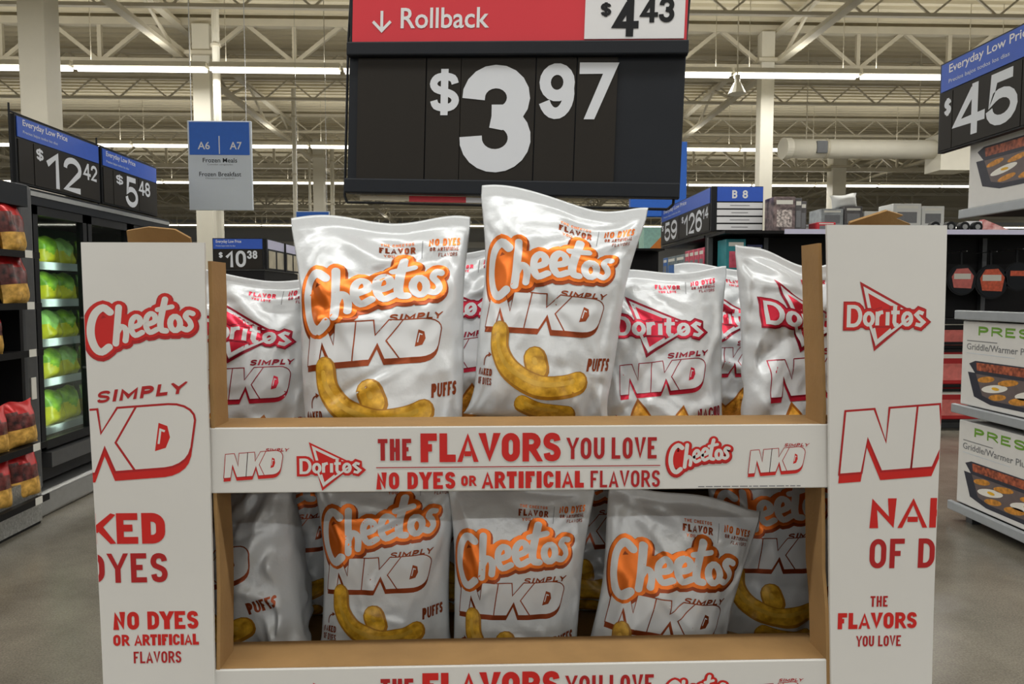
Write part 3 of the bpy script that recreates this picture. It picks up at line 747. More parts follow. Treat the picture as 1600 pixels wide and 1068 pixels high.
# ------------------------------------------------------------------ snack bags
NU, NV = 64, 92
def art_puffs():
    W = 0.28
    el = {}
    el['script_emblem'] = xf(script_logo(M_INKW, M_OR, M_BR), 0.222, 0.195, math.radians(4), -0.118, 0.180)
    el['word_simply'] = xf(sletters('SIMPLY', 0, 0, 0.0105, 0.0030, M_BR, w=0.078, cw=0.9, shear=0.35), 1, 1, math.radians(4), 0.008, 0.209)
    el['block_emblem'] = xf(block_logo(M_INKW, M_BR, M_BR, 0.295, 0.009), 0.198, 0.198, math.radians(3), -0.117, 0.146)
    pu = puff_shape([(-0.082, 0.113), (-0.078, 0.085), (-0.055, 0.058), (-0.01, 0.040), (0.03, 0.043), (0.056, 0.052)], 0.0175, 2e-4)
    pu += puff_shape([(-0.018, 0.080), (-0.012, 0.064)], 0.0185, 0.0)
    pu += puff_shape([(-0.030, 0.012), (0.0, -0.002 + 0.006), (0.045, 0.004)], 0.013, 0.0)
    el['puff_picture'] = xf(pu, 1.0, 1.08, 0, 0, 0.018)
    el['word_puffs'] = xf(sletters('PUFFS', 0, 0, 0.021, 0.0042, M_BR, w=0.048, cw=0.42, shear=0.12), 1, 1, math.radians(6), 0.068, 0.094)
    el['side_claim'] = (sletters('NAKED', -0.127, 0.068, 0.0115, 0.0026, M_BR, w=0.036, cw=0.45) + sletters('OF DYES', -0.127, 0.053, 0.0115, 0.0018, M_BR, w=0.036, cw=0.4)
                        + xf(arrow_art(M_BR), 0.018, 0.018, 0, -0.112, 0.084))
    el['top_claim'] = (sletters('THE CHEETOS', -0.002, 0.340, 0.005, 0.0010, M_OR, w=0.044, cw=0.5) + sletters('FLAVOR', -0.004, 0.3255, 0.0115, 0.003, M_BR, w=0.048, cw=0.5) + sletters('YOU LOVE', 0.002, 0.3175, 0.005, 0.0010, M_OR, w=0.036, cw=0.5)
                       + rect(0.0525, 0.315, 0.0533, 0.346, M_GREYINK)
                       + sletters('NO DYES', 0.062, 0.3345, 0.0125, 0.003, M_OR, w=0.056, cw=0.5) + sletters('OR ARTIFICIAL', 0.064, 0.326, 0.006, 0.0014, M_BR, w=0.052, cw=0.5) + sletters('FLAVORS', 0.078, 0.317, 0.006, 0.001, M_BR, w=0.036, cw=0.5))
    return el
def art_chips(flavor='NACHO CHEESE'):
    el = {}
    el['triangle_emblem'] = xf(tri_logo(M_INKW, M_PK, M_DPK), 0.152, 0.125, math.radians(-2), -0.088, 0.146)
    el['word_simply'] = xf(sletters('SIMPLY', 0, 0, 0.0095, 0.0028, M_DPK, w=0.066, cw=0.9, shear=0.35), 1, 1, math.radians(4), 0.0, 0.142)
    el['block_emblem'] = xf(block_logo(M_INKW, M_DPK, M_PK, 0.36, 0.010), 0.142, 0.142, math.radians(5), -0.082, 0.080)
    ch = []
    for (cx, cy, s, r) in ((-0.045, 0.030, 0.04, 0.1), (0.018, 0.022, 0.036, -0.12), (-0.012, 0.002, 0.036, 0.5)):
        p = [(0, 1.15), (-0.28, 0.72), (-0.95, -0.52), (-0.8, -0.72), (0.8, -0.72), (0.95, -0.55), (0.26, 0.74)]
        e = poly([(a * s, b * s) for a, b in p], M_CHIPD, 0.0) + poly([(a * s * 0.86, b * s * 0.86) for a, b in p], M_CHIP, 7e-5)
        ch += [(v, f, m, l + 1.4e-4 * (cx > -0.02)) for v, f, m, l in xf(e, 1, 1, r, cx, cy)]
    el['chip_picture'] = ch
    a, b = flavor.split()
    el['flavor_words'] = xf(sletters(a, 0, 0.0225, 0.019, 0.0045, M_DPK, w=0.052, cw=0.45) + sletters(b, 0, 0, 0.019, 0.0045, M_DPK, w=0.056, cw=0.45), 1, 1, math.radians(7), 0.052, 0.014)
    el['side_claim'] = xf(arrow_art(M_DPK), 0.014, 0.014, 0, -0.10, 0.03)
    el['top_claim'] = (sletters('FLAVOR', -0.010, 0.268, 0.008, 0.002, M_PK, w=0.036, cw=0.5) + sletters('YOU LOVE', -0.006, 0.261, 0.0045, 0.001, M_PK, w=0.026, cw=0.5) + rect(0.034, 0.258, 0.0348, 0.282, M_GREYINK)
                       + sletters('NO DYES', 0.042, 0.272, 0.0095, 0.0023, M_PK, w=0.044, cw=0.5) + sletters('OR ARTIFICIAL', 0.043, 0.265, 0.0052, 0.0012, M_DPK, w=0.042, cw=0.5) + sletters('FLAVORS', 0.055, 0.258, 0.005, 0.0009, M_DPK, w=0.03, cw=0.5))
    return el
def fine(el): return {k: merge_items(refine(v, 0.0072)) for k, v in el.items()}
ART = {'puffs': (fine(art_puffs()), 0.28, 0.385), 'chips': (fine(art_chips()), 0.235, 0.300), 'chips2': (fine(art_chips('SUPREME CHEESE')), 0.235, 0.300)}
def ss(a, b, x):
    t = np.clip((x - a) / (b - a), 0, 1); return t * t * (3 - 2 * t)
def bag_grid(W, H, thick, seed, sag=0.0, sag_u=0.0, crumple=1.0, topbend=0.0, pinch=0.13, skew=0.0, bendx=0.0, taper=0.0, ncrease=26, bottom_full=1.0):
    rng = random.Random(seed)
    u = np.linspace(-1, 1, NU)[None, :] * np.ones((NV, 1)); v = np.linspace(0, 1, NV)[:, None] * np.ones((1, NU))
    up = np.sin(1.15 * u) / math.sin(1.15)
    seal = 0.952
    tt = np.clip((seal - v) / 0.46, 0, 1); top = np.sin(tt * PI / 2) ** 0.85
    bt = np.clip(v / 0.16, 0, 1); bot = (np.sin(bt * PI / 2)) ** 0.55 * bottom_full + (1 - bottom_full) * bt
    prof = top * bot
    w = W / 2 * (1 - pinch * prof ** 1.3 + 0.012 * np.sin(v * 9 + seed)) * (1 - taper * (1 - v))
    t = thick / 2 * prof
    front = (1 - np.abs(up) ** 2.3) ** 0.62
    mask = np.clip(1 - np.abs(u) ** 8, 0, 1)
    out = []
    for side in (-1, 1):
        X = up * w; Z = v * H; Yd = t * front
        D = np.zeros_like(u)
        for k in range(ncrease):
            cu = rng.uniform(-0.95, 0.95); cv = rng.choice([rng.uniform(0.0, 0.3), rng.uniform(0.7, 0.98), rng.uniform(0.1, 0.95)])
            # folds run roughly towards the nearest corner
            ang = math.atan2((1.0 if cv > 0.5 else 0.0) - cv + rng.uniform(-.3, .3), (1 if cu > 0 else -1) * (1.2 - abs(cu)) * 0.5) + rng.uniform(-0.5, 0.5)
            Lc = rng.uniform(0.025, 0.08); sg = rng.uniform(0.0055, 0.013); am = rng.uniform(0.0022, 0.0055) * crumple * rng.choice([-1, 1])
            dx = (u - cu) * W / 2; dz = (v - cv) * H
            al = dx * math.cos(ang) + dz * math.sin(ang); ac = -dx * math.sin(ang) + dz * math.cos(ang)
            q = np.exp(-(al / Lc) ** 2)
            D += am * q * (ac / sg) * np.exp(-0.5 * (ac / sg) ** 2) * 1.3 if k % 2 else am * q * np.exp(-(ac / sg) ** 2)
        fr = rng.uniform(9, 13)
        D += crumple * 0.0045 * np.exp(-((seal - v) / 0.11) ** 2) * np.sin(fr * u + seed + 1.5 * np.sin(2.3 * u + seed))
        D += crumple * 0.0045 * np.exp(-((v - 0.08) / 0.09) ** 2) * np.sin((fr + 2) * u + 2 * seed)
        D += 0.0045 * crumple * (np.sin(2.6 * u + 4.1 * v + seed) * np.sin(5.3 * v - 1.7 * u + 2 * seed))
        # side puckers where film bunches along the edges
        D += crumple * 0.0028 * np.exp(-((1 - np.abs(u)) / 0.2) ** 2) * np.sin(38 * v + 4 * np.sin(6 * v + seed) + seed)
        sealm = ss(seal + 0.012, seal - 0.05, v)
        N = np.zeros_like(u)
        for i in range(0, NV):
            for j in range(0, NU):
                p = Vector((u[i, j] * 2.2 + seed * 3.1, v[i, j] * 3.2, side * 5.0))
                N[i, j] = abs(noise.noise(p)) + 0.45 * abs(noise.noise(p * 2.3))
        D += -crumple * 0.019 * (N - 0.25) * (0.45 + 0.55 * np.clip(np.abs(u) ** 2 + np.abs(2 * v - 1) ** 3, 0, 1))
        ripple = 0.0035 * np.sin(4.2 * u + seed) * ss(0.80, 1.0, v)
        Y = side * (Yd + D * mask * sealm * (0.35 + 0.65 * prof)) + ripple
        Y = Y + side * 0.0009 * mask
        # whole-bag bends
        Y = Y + topbend * ss(0.55, 1.0, v) * v * H
        Z = Z - sag * np.exp(-((u - sag_u) / 0.42) ** 2) * ss(0.45, 1.0, v) + 0.004 * np.sin(5 * u + seed) * ss(0.8, 1, v)
        X = X + skew * v * H + bendx * np.sin(v * PI) * H
        out.append(np.stack([X, Y, Z], -1))
    out[1][:, 0] = out[0][:, 0] = (out[0][:, 0] + out[1][:, 0]) / 2
    out[1][:, -1] = out[0][:, -1] = (out[0][:, -1] + out[1][:, -1]) / 2
    return out
def make_bag(kind, loc, rot, seed, label, name='snack_bag', group=None, arts=None, scale=1.0, **kw):
    el, W, H = ART[kind]
    g = bag_grid(W, H, kw.pop('thick', 0.105 if kind == 'puffs' else 0.085), seed, **kw)
    V = np.concatenate([g[0].reshape(-1, 3), g[1].reshape(-1, 3)]); F = []; MI = []
    n = NU * NV; rseal = int(0.952 * (NV - 1))
    for s in (0, 1):
        for i in range(NV - 1):
            for j in range(NU - 1):
                a = s * n + i * NU + j; q = (a, a + 1, a + NU + 1, a + NU)
                F.append(q if s == 0 else q[::-1]); MI.append(0)
    for j in range(NU - 1):
        F.append((j, n + j, n + j + 1, j + 1)); MI.append(0)
        t = (NV - 1) * NU; F.append((t + j, t + j + 1, n + t + j + 1, n + t + j)); MI.append(0)
    o = mesh_ob(name, V, F, [M_BAG], None, True, MI, loc=loc, rot=rot)
    bmx = bmesh.new(); bmx.from_mesh(o.data); bmesh.ops.remove_doubles(bmx, verts=bmx.verts[:], dist=1e-6); bmx.to_mesh(o.data); bmx.free()
    o.scale = (scale,) * 3
    prop(o, label, 'snack bag', group)
    # printing, laid on the front film
    P = g[0]; du = np.gradient(P, axis=1); dv = np.gradient(P, axis=0)
    Nn = np.cross(du, dv); Nn /= np.maximum(1e-12, np.linalg.norm(Nn, axis=-1, keepdims=True))
    for k, items in el.items():
        if arts and k not in arts: continue
        v, f, mi, l, ms = items
        v = np.array(v); l = np.array(l)
        fu = np.clip((v[:, 0] / (W / 2) + 1) / 2, 0.0, 1.0) * (NU - 1); fv = np.clip(v[:, 1] / H, 0.0, 1.0) * (NV - 1)
        i0 = np.minimum(fv.astype(int), NV - 2); j0 = np.minimum(fu.astype(int), NU - 2); a = (fv - i0)[:, None]; b = (fu - j0)[:, None]
        def bil(A): return A[i0, j0] * (1 - a) * (1 - b) + A[i0, j0 + 1] * (1 - a) * b + A[i0 + 1, j0] * a * (1 - b) + A[i0 + 1, j0 + 1] * a * b
        p = bil(P); nn = bil(Nn); nn /= np.linalg.norm(nn, axis=1, keepdims=True)
        p = p + nn * (0.0006 + 4.0 * l[:, None])
        mesh_ob(k, p, f, ms, o, True, mi, normals=nn)
    return o
R = math.radians
ZF1 = ZT1 - 0.035; ZF2 = ZT2 - 0.05
def bagpos(px, Y, z): return (pxw(px, Y, 600), Y, z)
make_bag('puffs', bagpos(840, 1.225, ZF1 + 0.010), (R(-5), R(7.0), R(-3)), 11, 'white puffs bag with an orange emblem standing tallest, overlapping the black price sign', group='puffs bags on the upper shelf', sag=0.022, sag_u=0.42, topbend=0.03, crumple=1.0, taper=0.10, scale=1.01)
make_bag('puffs', bagpos(601, 1.205, ZF1 - 0.05), (R(-9), R(-0.5), R(6)), 23, 'white puffs bag with an orange emblem left of the tallest bag, upper shelf', group='puffs bags on the upper shelf', sag=0.008, sag_u=0.1, topbend=0.05, crumple=1.15, taper=0.08, pinch=0.09, scale=1.08)
make_bag('chips2', bagpos(388, 1.28, ZF1 - 0.045), (R(-6), R(3), R(8)), 31, 'white chips bag with a crimson triangle emblem at the left end of the upper shelf', group='chips bags on the upper shelf', sag=0.015, sag_u=0.25, crumple=1.1, scale=1.03)
make_bag('chips', bagpos(1040, 1.29, ZF1 - 0.035), (R(-6), R(-1), R(-2)), 47, 'white chips bag with a crimson triangle emblem right of the tallest puffs bag', group='chips bags on the upper shelf', sag=0.006, crumple=0.9, scale=1.02)
make_bag('chips', bagpos(1264, 1.27, ZF1 - 0.055), (R(-6), R(2), R(12)), 53, 'white crumpled chips bag half hidden behind the right corner post, upper shelf', group='chips bags on the upper shelf', sag=0.03, sag_u=0.0, crumple=1.5, scale=1.22)
make_bag('chips', bagpos(728, 1.44, ZF1 - 0.015), (R(-4), R(-4), R(-12)), 61, 'white chips bag in the gap between the two upper puffs bags', group='chips bags behind the front row', crumple=1.2, scale=1.08)
make_bag('chips', bagpos(1128, 1.46, ZF1 - 0.02), (R(-4), R(4), R(10)), 67, 'white chips bag in the gap between the two right hand chips bags', group='chips bags behind the front row', crumple=1.3)
make_bag('puffs', bagpos(392, 1.29, ZF2 - 0.05), (R(-6), R(-13), R(-30)), 71, 'grey shaded puffs bag slumped against the left post on the lower shelf', group='puffs bags on the lower shelf', crumple=1.7, scale=0.95, thick=0.17, arts=('block_emblem', 'word_puffs', 'puff_picture'))
make_bag('puffs', bagpos(598, 1.255, ZF2 - 0.045), (R(-4), R(1), R(3)), 83, 'white puffs bag second from the left on the lower shelf, emblem cut by the tray', group='puffs bags on the lower shelf', crumple=0.9, scale=0.93, pinch=0.16)
make_bag('puffs', bagpos(802, 1.24, ZF2 - 0.085), (R(-4), R(2.5), R(-2)), 97, 'white puffs bag in the middle of the lower shelf with full script emblem', group='puffs bags on the lower shelf', crumple=0.9, scale=0.92, pinch=0.16)
make_bag('puffs', bagpos(1015, 1.215, ZF2 - 0.118), (R(-6), R(12), R(2)), 101, 'white puffs bag leaning over the ledge right of centre on the lower shelf', group='puffs bags on the lower shelf', crumple=1.2, scale=0.97, thick=0.12)
make_bag('puffs', bagpos(1215, 1.35, ZF2 - 0.06), (R(-4), R(1), R(-4)), 113, 'white puffs bag deep in the right corner of the lower shelf', group='puffs bags on the lower shelf', crumple=1.0, scale=0.97)
for px, Yb, s, lab in ((450, 1.42, 7, 'shaded white bag behind the slumped bag on the lower shelf'), (705, 1.42, 8, 'shaded white bag in the narrow gap left of the middle lower bag'), (915, 1.42, 9, 'shaded white bag in the dark gap right of the middle lower bag')):
    make_bag('puffs', bagpos(px, Yb, ZF2 - 0.03), (R(-3), R(3), R(5)), s * 17, lab, group='bags behind the lower front row', crumple=1.4, scale=0.95)

# ------------------------------------------------------------------ price signs
BIG = empty('price_sign', at(800, 190, 1.52), (0, R(1.8), R(-8.5)))
prop(BIG, 'large black price sign reading 3.97 with a red rollback header', 'price sign')
K = 1.52 / FPX
def bp(px, py): return ((px - 800) * K, (190 - py) * K)     # photo pixels to sign metres
def bbox(name, px0, px1, py0, py1, y0, y1, m, bev=0.0):
    a, b = bp(px0, py1), bp(px1, py0)
    return box(name, a[0], b[0], y0, y1, a[1], b[1], m, BIG, bev)
bbox('backing_board', 540, 1058, -60, 303, 0.0, 0.018, M_SLATE, 0.002)
bbox('header_card', 546, 1057, -40, 72, -0.006, -0.001, M_SREDH)
bbox('old_price_card', 906, 1053, -40, 69, -0.009, -0.0065, M_SWHITE)
bbox('channel_strip', 540, 1060, 73, 94, -0.02, 0.0, M_SLATE, 0.003)
bbox('channel_strip', 540, 1056, 281, 304, -0.02, 0.0, M_SLATE, 0.003)
for a, b, m in ((556, 664, M_CARD), (666, 719, M_CARD), (720, 834, M_CARD), (836, 896, M_CARD), (898, 958, M_CARD)):
    bbox('digit_card', a, b, 95, 280, -0.006, -0.001, m)
def bprint(name, items, y=-0.0065): return print_on(name, [(v * K, f, m, l) for v, f, m, l in items], (0, y, 0), (1, 0, 0), (0, 0, 1), BIG, lift=0.0006)
def B(px0, py1, h): return px0 - 800, 190 - py1
def big(s, px0, px1, py0, py1, t, m): return sletters(s, px0 - 800, 190 - py1, py1 - py0, t, m, w=px1 - px0, cw=(px1 - px0) / (py1 - py0) / (0.95 * len(s)))
bprint('price_digit', big('$', 671, 718, 110, 184, 11.5, M_DIGIT)); bprint('price_digit', big('3', 721, 831, 106, 268, 35, M_DIGIT))
bprint('price_digit', big('9', 841, 894, 104, 187, 17, M_DIGIT)); bprint('price_digit', big('7', 901, 957, 103, 187, 17, M_DIGIT))
bprint('header_arrow', line([(-207, 166), (-207, 137)], 4.5, M_SWHITE) + line([(-221, 150), (-207, 136), (-193, 150)], 4.5, M_SWHITE, 2e-5))
bprint('header_word', text('Rollback', -177, 139, 138, 31, M_SWHITE, off=0.012))
bprint('old_price', big('$', 929, 945, 15, 38, 4.5, M_BLACK) + big('4', 948, 983, 12, 66, 11, M_BLACK) + big('43', 988, 1037, 10, 46, 7, M_BLACK), y=-0.0095)
mb = MB(); pts = [bp(541, -60), bp(535, 60), bp(533, 306), bp(537, 316), bp(1042, 318), bp(1050, 310), bp(1062, -60)]
for a, b in zip(pts[:-1], pts[1:]): mb.bar((a[0], 0.012, a[1]), (b[0], 0.012, b[1]), 0.0028, n=6)
mb.build('wire_frame', M_BLACK, BIG)
bbox('label_strip', 560, 640, 306, 313, 0.004, 0.006, M_TRUSS); bbox('label_strip', 640, 731, 305, 314, 0.004, 0.006, M_SREDH); bbox('label_strip', 731, 770, 306, 314, 0.004, 0.006, M_SWHITE)
MB().bar((0.08, 0.03, 0.1), (0.085, 0.04, -(at(800, 190, 1.52).z - ZB1 - 0.006)), 0.011, n=10).build('pole', M_BLACK, BIG)

def flat_sign(name, label, o, ex, L, H, hh, header, digits, cards=None, group=None, hm=M_SBLUE, small='Precios bajos todos los dias', back=0.04, wire=True):
    """sign standing on a fixture: o = lower left corner as seen, ex = reading direction"""
    g = empty(name, o); ex = Vector(ex); ez = Vector((0, 0, 1)); n = ex.cross(ez)
    ang = math.atan2(ex.y, ex.x); g.rotation_euler = (0, 0, ang)
    bevel(box('backing_board', 0, L, 0.0, back, 0, H, M_BLACK, g), 0.002)
    box('header_card', L * 0.015, L * 0.985, -0.006, -0.001, H - hh, H - 0.012, hm, g)
    for a, b in (cards or [(0.02, 0.98)]): box('digit_card', L * a, L * b, -0.006, -0.001, 0.012, H - hh - 0.012, M_CARD, g)
    if header:
        print_on('header_lettering', text(header, L * 0.07, H - hh * 0.52, L * 0.5, hh * 0.36, M_SWHITE, off=0.012), (0, -0.006, 0), (1, 0, 0), (0, 0, 1), g, lift=0.001)
        print_on('header_subline', text(small, L * 0.07, H - hh * 0.82, L * 0.38, hh * 0.17, M_LTGREY, off=0.004), (0, -0.006, 0), (1, 0, 0), (0, 0, 1), g, lift=0.001)
    hl = H - hh
    for s, x0, x1, y0, y1, t in digits:
        h = (y1 - y0) * hl; w = (x1 - x0) * L
        print_on('price_digits', sletters(s, x0 * L, y0 * hl, h, t * h, M_DIGIT, w=w, cw=max(0.3, w / h / (0.95 * len(s)))), (0, -0.006, 0), (1, 0, 0), (0, 0, 1), g, lift=0.0012)
    if wire:
        MB().bar((-0.02, 0.02, -0.02), (-0.02, 0.02, H + 0.06), 0.006, n=5).bar((-0.02, 0.02, H + 0.01), (L, 0.02, H + 0.01), 0.006, n=5).build('wire_holder', M_BLACK, g)
    prop(g, label, 'price sign', group)
    return g
XF = -2.95
def Yx(px, X): return atX(px, 460, X).y
za, zh, zb_ = atX(36, 182, XF).z, atX(36, 216, XF).z, atX(40, 289, XF).z
yA, yB, yC = Yx(34, XF), Yx(162, XF), Yx(250, XF)
flat_sign('price_sign', 'black and blue freezer price sign reading 12.42 at far left', (XF, yA, zb_), (0, 1, 0), yB - yA, za - zb_, za - zh, 'Everyday Low Price',
          [('$', 0.20, 0.28, 0.60, 0.90, 0.18), ('12', 0.33, 0.74, 0.08, 0.92, 0.17), ('42', 0.76, 0.95, 0.50, 0.90, 0.18)], [(0.02, 0.17), (0.18, 0.98)], 'freezer price signs')
flat_sign('price_sign', 'smaller looking black and blue price sign reading 5.48 beside the hanging aisle sign', (XF, yB + 0.03, zb_), (0, 1, 0), yC - yB - 0.03, za - zb_, za - zh, 'Everyday Low Price',
          [('$', 0.22, 0.34, 0.60, 0.90, 0.18), ('5', 0.38, 0.60, 0.08, 0.92, 0.17), ('48', 0.62, 0.84, 0.50, 0.92, 0.18)], [(0.02, 0.17), (0.18, 0.62), (0.63, 0.98)], 'freezer price signs')

# ------------------------------------------------------------------ glass-door freezer, left
M_GLASS = bpy.data.materials.new('freezer_glass'); M_GLASS.use_nodes = True
nt = M_GLASS.node_tree; nt.nodes.clear()
out = nt.nodes.new('ShaderNodeOutputMaterial'); tr = nt.nodes.new('ShaderNodeBsdfTransparent'); gl = nt.nodes.new('ShaderNodeBsdfGlossy'); mxs = nt.nodes.new('ShaderNodeMixShader')
tr.inputs['Color'].default_value = (0.86, 0.93, 0.9, 1); gl.inputs['Roughness'].default_value = 0.02
lw = nt.nodes.new('ShaderNodeLayerWeight'); pw = nt.nodes.new('ShaderNodeMath'); pw.operation = 'POWER'; pw.inputs[1].default_value = 3.0; ma = nt.nodes.new('ShaderNodeMath'); ma.operation = 'MULTIPLY_ADD'; ma.inputs[1].default_value = 0.5; ma.inputs[2].default_value = 0.04
lw.inputs['Blend'].default_value = 0.5
nt.links.new(lw.outputs['Facing'], pw.inputs[0]); nt.links.new(pw.outputs[0], ma.inputs[0]); nt.links.new(ma.outputs[0], mxs.inputs['Fac'])
nt.links.new(tr.outputs['BSDF'], mxs.inputs[1]); nt.links.new(gl.outputs['BSDF'], mxs.inputs[2]); nt.links.new(mxs.outputs['Shader'], out.inputs['Surface'])
M_GREENIN = mat('freezer_lining', (70, 120, 84), 0.6, var=0.05)
FZ = empty('glass_door_freezer', (XF, 4.78, 0)); FL = Yx(262, XF) - 4.78; FD = 0.85; FH = zb_ - 0.02
prop(FZ, 'dark grey glass door freezer along the left aisle stocked with green bags', 'freezer')
MB().box(-FD, -FD + 0.05, 0, FL, 0.2, FH).box(-FD, -0.03, 0, 0.05, 0.2, FH).box(-FD, -0.03, FL - 0.05, FL, 0.2, FH).box(-FD, -0.03, 0, FL, FH - 0.12, FH).box(-FD, -0.03, 0, FL, 0.2, 0.42).build('cabinet', M_BLACK, FZ)
MB().box(-FD + 0.05, -FD + 0.07, 0.05, FL - 0.05, 0.42, FH - 0.12).build('rear_lining', M_GREENIN, FZ)
MB().box(-0.10, 0.03, -0.02, FL, FH - 0.10, FH).build('top_rail', M_SLATE, FZ); MB().box(-0.03, 0.035, -0.02, FL, FH - 0.045, FH - 0.015).build('top_trim', M_STEEL, FZ)
bevel(MB().box(-0.10, 0.04, -0.04, 0.13, 0.17, FH + 0.02).build('end_pillar', M_DKSTEEL, FZ), 0.035, 4)
bevel(MB().box(-0.6, 0.07, -0.05, FL, 0.0, 0.17).build('kick_plate', M_STEEL, FZ), 0.03, 4)
MB().box(-0.03, 0.05, 0.2, FL, 0.30, 0.40).build('lower_grille', M_DKSTEEL, FZ)
MB().box(0.042, 0.047, 0.02, 0.07, 0.78, 0.92).build('data_plate', M_TAG, FZ)
M_FLED = mat('freezer_led', (235, 255, 235), 0.5, emit=2.0, var=0)
DW = (FL - 0.2) / 3
for k in range(3):
    y0 = 0.15 + k * DW; y1 = y0 + DW - 0.02; d = empty('door', parent=FZ)
    MB().box(-0.03, 0.02, y0, y0 + 0.05, 0.42, FH - 0.1).box(-0.03, 0.02, y1 - 0.05, y1, 0.42, FH - 0.1).box(-0.03, 0.02, y0, y1, 0.42, 0.48).box(-0.03, 0.02, y0, y1, FH - 0.16, FH - 0.1).build('door_frame', M_BLACK, d)
    MB().box(-0.008, -0.004, y0 + 0.05, y1 - 0.05, 0.48, FH - 0.16).build('pane', M_GLASS, d)
    MB().bar((0.05, y1 - 0.08, 0.9), (0.05, y1 - 0.08, 1.3), 0.01, n=8).bar((0.0, y1 - 0.08, 0.92), (0.05, y1 - 0.08, 0.92), 0.008, n=6).bar((0.0, y1 - 0.08, 1.28), (0.05, y1 - 0.08, 1.28), 0.008, n=6).build('handle', M_DKSTEEL, d)
SHZ = [0.50, 0.84, 1.12, 1.40, 1.66]
for z in SHZ: MB().box(-FD + 0.07, -0.14, 0.06, FL - 0.06, z - 0.02, z).box(-0.145, -0.135, 0.06, FL - 0.06, z - 0.035, z + 0.02).build('shelf', M_SHELFLIP, FZ)
fl = bpy.data.lights.new('freezer_light', 'AREA'); fl.shape = 'RECTANGLE'; fl.size = 1.4; fl.size_y = 0.05; fl.energy = 5; fl.color = (0.9, 1.0, 0.85)
flo = bpy.data.objects.new('freezer_light', fl); COL.objects.link(flo); flo.parent = FZ; flo.location = (-0.09, 0.62, 1.2); flo.rotation_euler = (0, R(-90), 0)
flo.rotation_euler = Euler((0, R(90), 0))
def lump_bag(name, W, H, T_, mats, seed, band=None):
    rng = random.Random(seed); n, m = 14, 16; V = []; F = []; MI = []
    for s in (-1, 1):
        for i in range(m):
            for j in range(n):
                u = -1 + 2 * j / (n - 1); v = i / (m - 1)
                pr = (math.sin(min(1, (1 - v) / 0.4) * PI / 2)) ** 0.8 * (math.sin(min(1, v / 0.2) * PI / 2)) ** 0.6
                x = u * W / 2 * (1 - 0.12 * pr) ; y = s * T_ / 2 * pr * (1 - abs(u) ** 2.4) ** 0.6
                nz = noise.noise(Vector((u * 2 + seed, v * 3, s)))
                V.append((x, y + s * 0.02 * nz * pr * (1 - abs(u) ** 4), v * H + 0.01 * math.sin(4 * u + seed) * (v > 0.9)))
    for s in (0, 1):
        for i in range(m - 1):
            for j in range(n - 1):
                a = s * n * m + i * n + j; q = (a, a + 1, a + n + 1, a + n)
                F.append(q if s == 0 else q[::-1])
                MI.append(0 if band is None else band(-1 + 2 * (j + 0.5) / (n - 1), (i + 0.5) / (m - 1)))
    return V, F, MI
M_GBAG = mat('green_bag_film', (70, 140, 36), 0.3, var=0.25, scale=14, rgb2=(150, 190, 60)); M_YBAG = mat('yellow_bag_film', (196, 190, 40), 0.3, var=0.2, scale=16); M_LGBAG = mat('pale_green_bag_film', (150, 196, 110), 0.3, var=0.3, scale=20)
GB = []
for q in range(3):
    V, F, MI = lump_bag('x', 0.24, 0.25, 0.12, None, q * 7 + 1, lambda u, v: 0 if v > 0.45 + 0.1 * math.sin(5 * u) else 1)
    ob = mesh_ob('frozen_bag', V, F, [(M_GBAG, M_LGBAG, M_GBAG)[q], M_YBAG], None, True, MI); GB.append(ob)
SN = ['lowest', 'second', 'middle', 'fourth', 'top']
used = [False] * 3
for si, z in enumerate(SHZ):
    for k in range(6):
        q = (si + k) % 3; o = GB[q]
        if used[q]: o = GB[q].copy(); COL.objects.link(o)
        used[q] = True
        o.location = (XF - 0.24 - 0.02 * (k % 2), 4.78 + 0.26 + k * 0.25, z); o.rotation_euler = (R(-8), 0, R(90 + (k * 37 % 17) - 8)); o.scale = (1, 1, 0.86 if si not in (0,) else 1.0)
        prop(o, 'green and yellow frozen bag on the %s freezer shelf, %s from the end pillar' % (SN[si], ['first', 'second', 'third', 'fourth', 'fifth', 'sixth'][k]), 'frozen bag', 'frozen bags, %s shelf' % SN[si])

# ------------------------------------------------------------------ chip rack, far left
XR = -2.84; yR = Yx(49, XR)
RK = empty('chip_rack', (XR, yR - 1.2, 0)); prop(RK, 'black shelving rack of red chip bags at the left edge of the picture', 'shelf rack')
RH = atX(40, 290, XR).z
MB().box(-0.55, -0.5, 0, 1.2, 0, RH).build('back_board', M_BLACKSHELF, RK); MB().box(-0.55, -0.06, 1.17, 1.2, 0, RH).build('end_board', M_BLACKSHELF, RK)
MB().box(-0.55, 0.0, 0, 1.2, RH - 0.13, RH).build('canopy', M_SLATE, RK)
M_DIAM = mat('tread_plate', (176, 178, 176), 0.32, 0.8, var=0.2, scale=60, bump=0.5, bscale=70)
MB().box(-0.5, 0.012, 0, 1.2, 0.02, 0.30).build('kick_plate', M_DIAM, RK); MB().box(-0.5, 0.0, 0.0, 1.2, 0.0, 0.02).build('foot', M_BLACKSHELF, RK)
rz = [atX(30, y, XR).z for y in (783, 697, 548, 474, 394)]
for z in rz:
    sh = MB().box(-0.5, 0.07, 0.01, 1.17, z - 0.03, z - 0.008).build('shelf', M_BLACKSHELF, RK); MB().box(0.07, 0.08, 0.01, 1.17, z - 0.035, z + 0.004).build('shelf_lip', M_BLACKSHELF, sh)
    MB().box(0.081, 0.083, 1.02, 1.09, z - 0.035, z + 0.01).build('price_tag', M_TAG, sh)
def chip_bag_mat():
    return [mat('chip_bag_red', (196, 26, 30), 0.28, 0.2, var=0.12, scale=12), mat('chip_bag_dark', (44, 26, 28), 0.3, var=0.4, scale=26, rgb2=(120, 60, 56)), mat('chip_bag_picture', (196, 142, 50), 0.4, var=0.4, scale=22, rgb2=(220, 176, 90))]
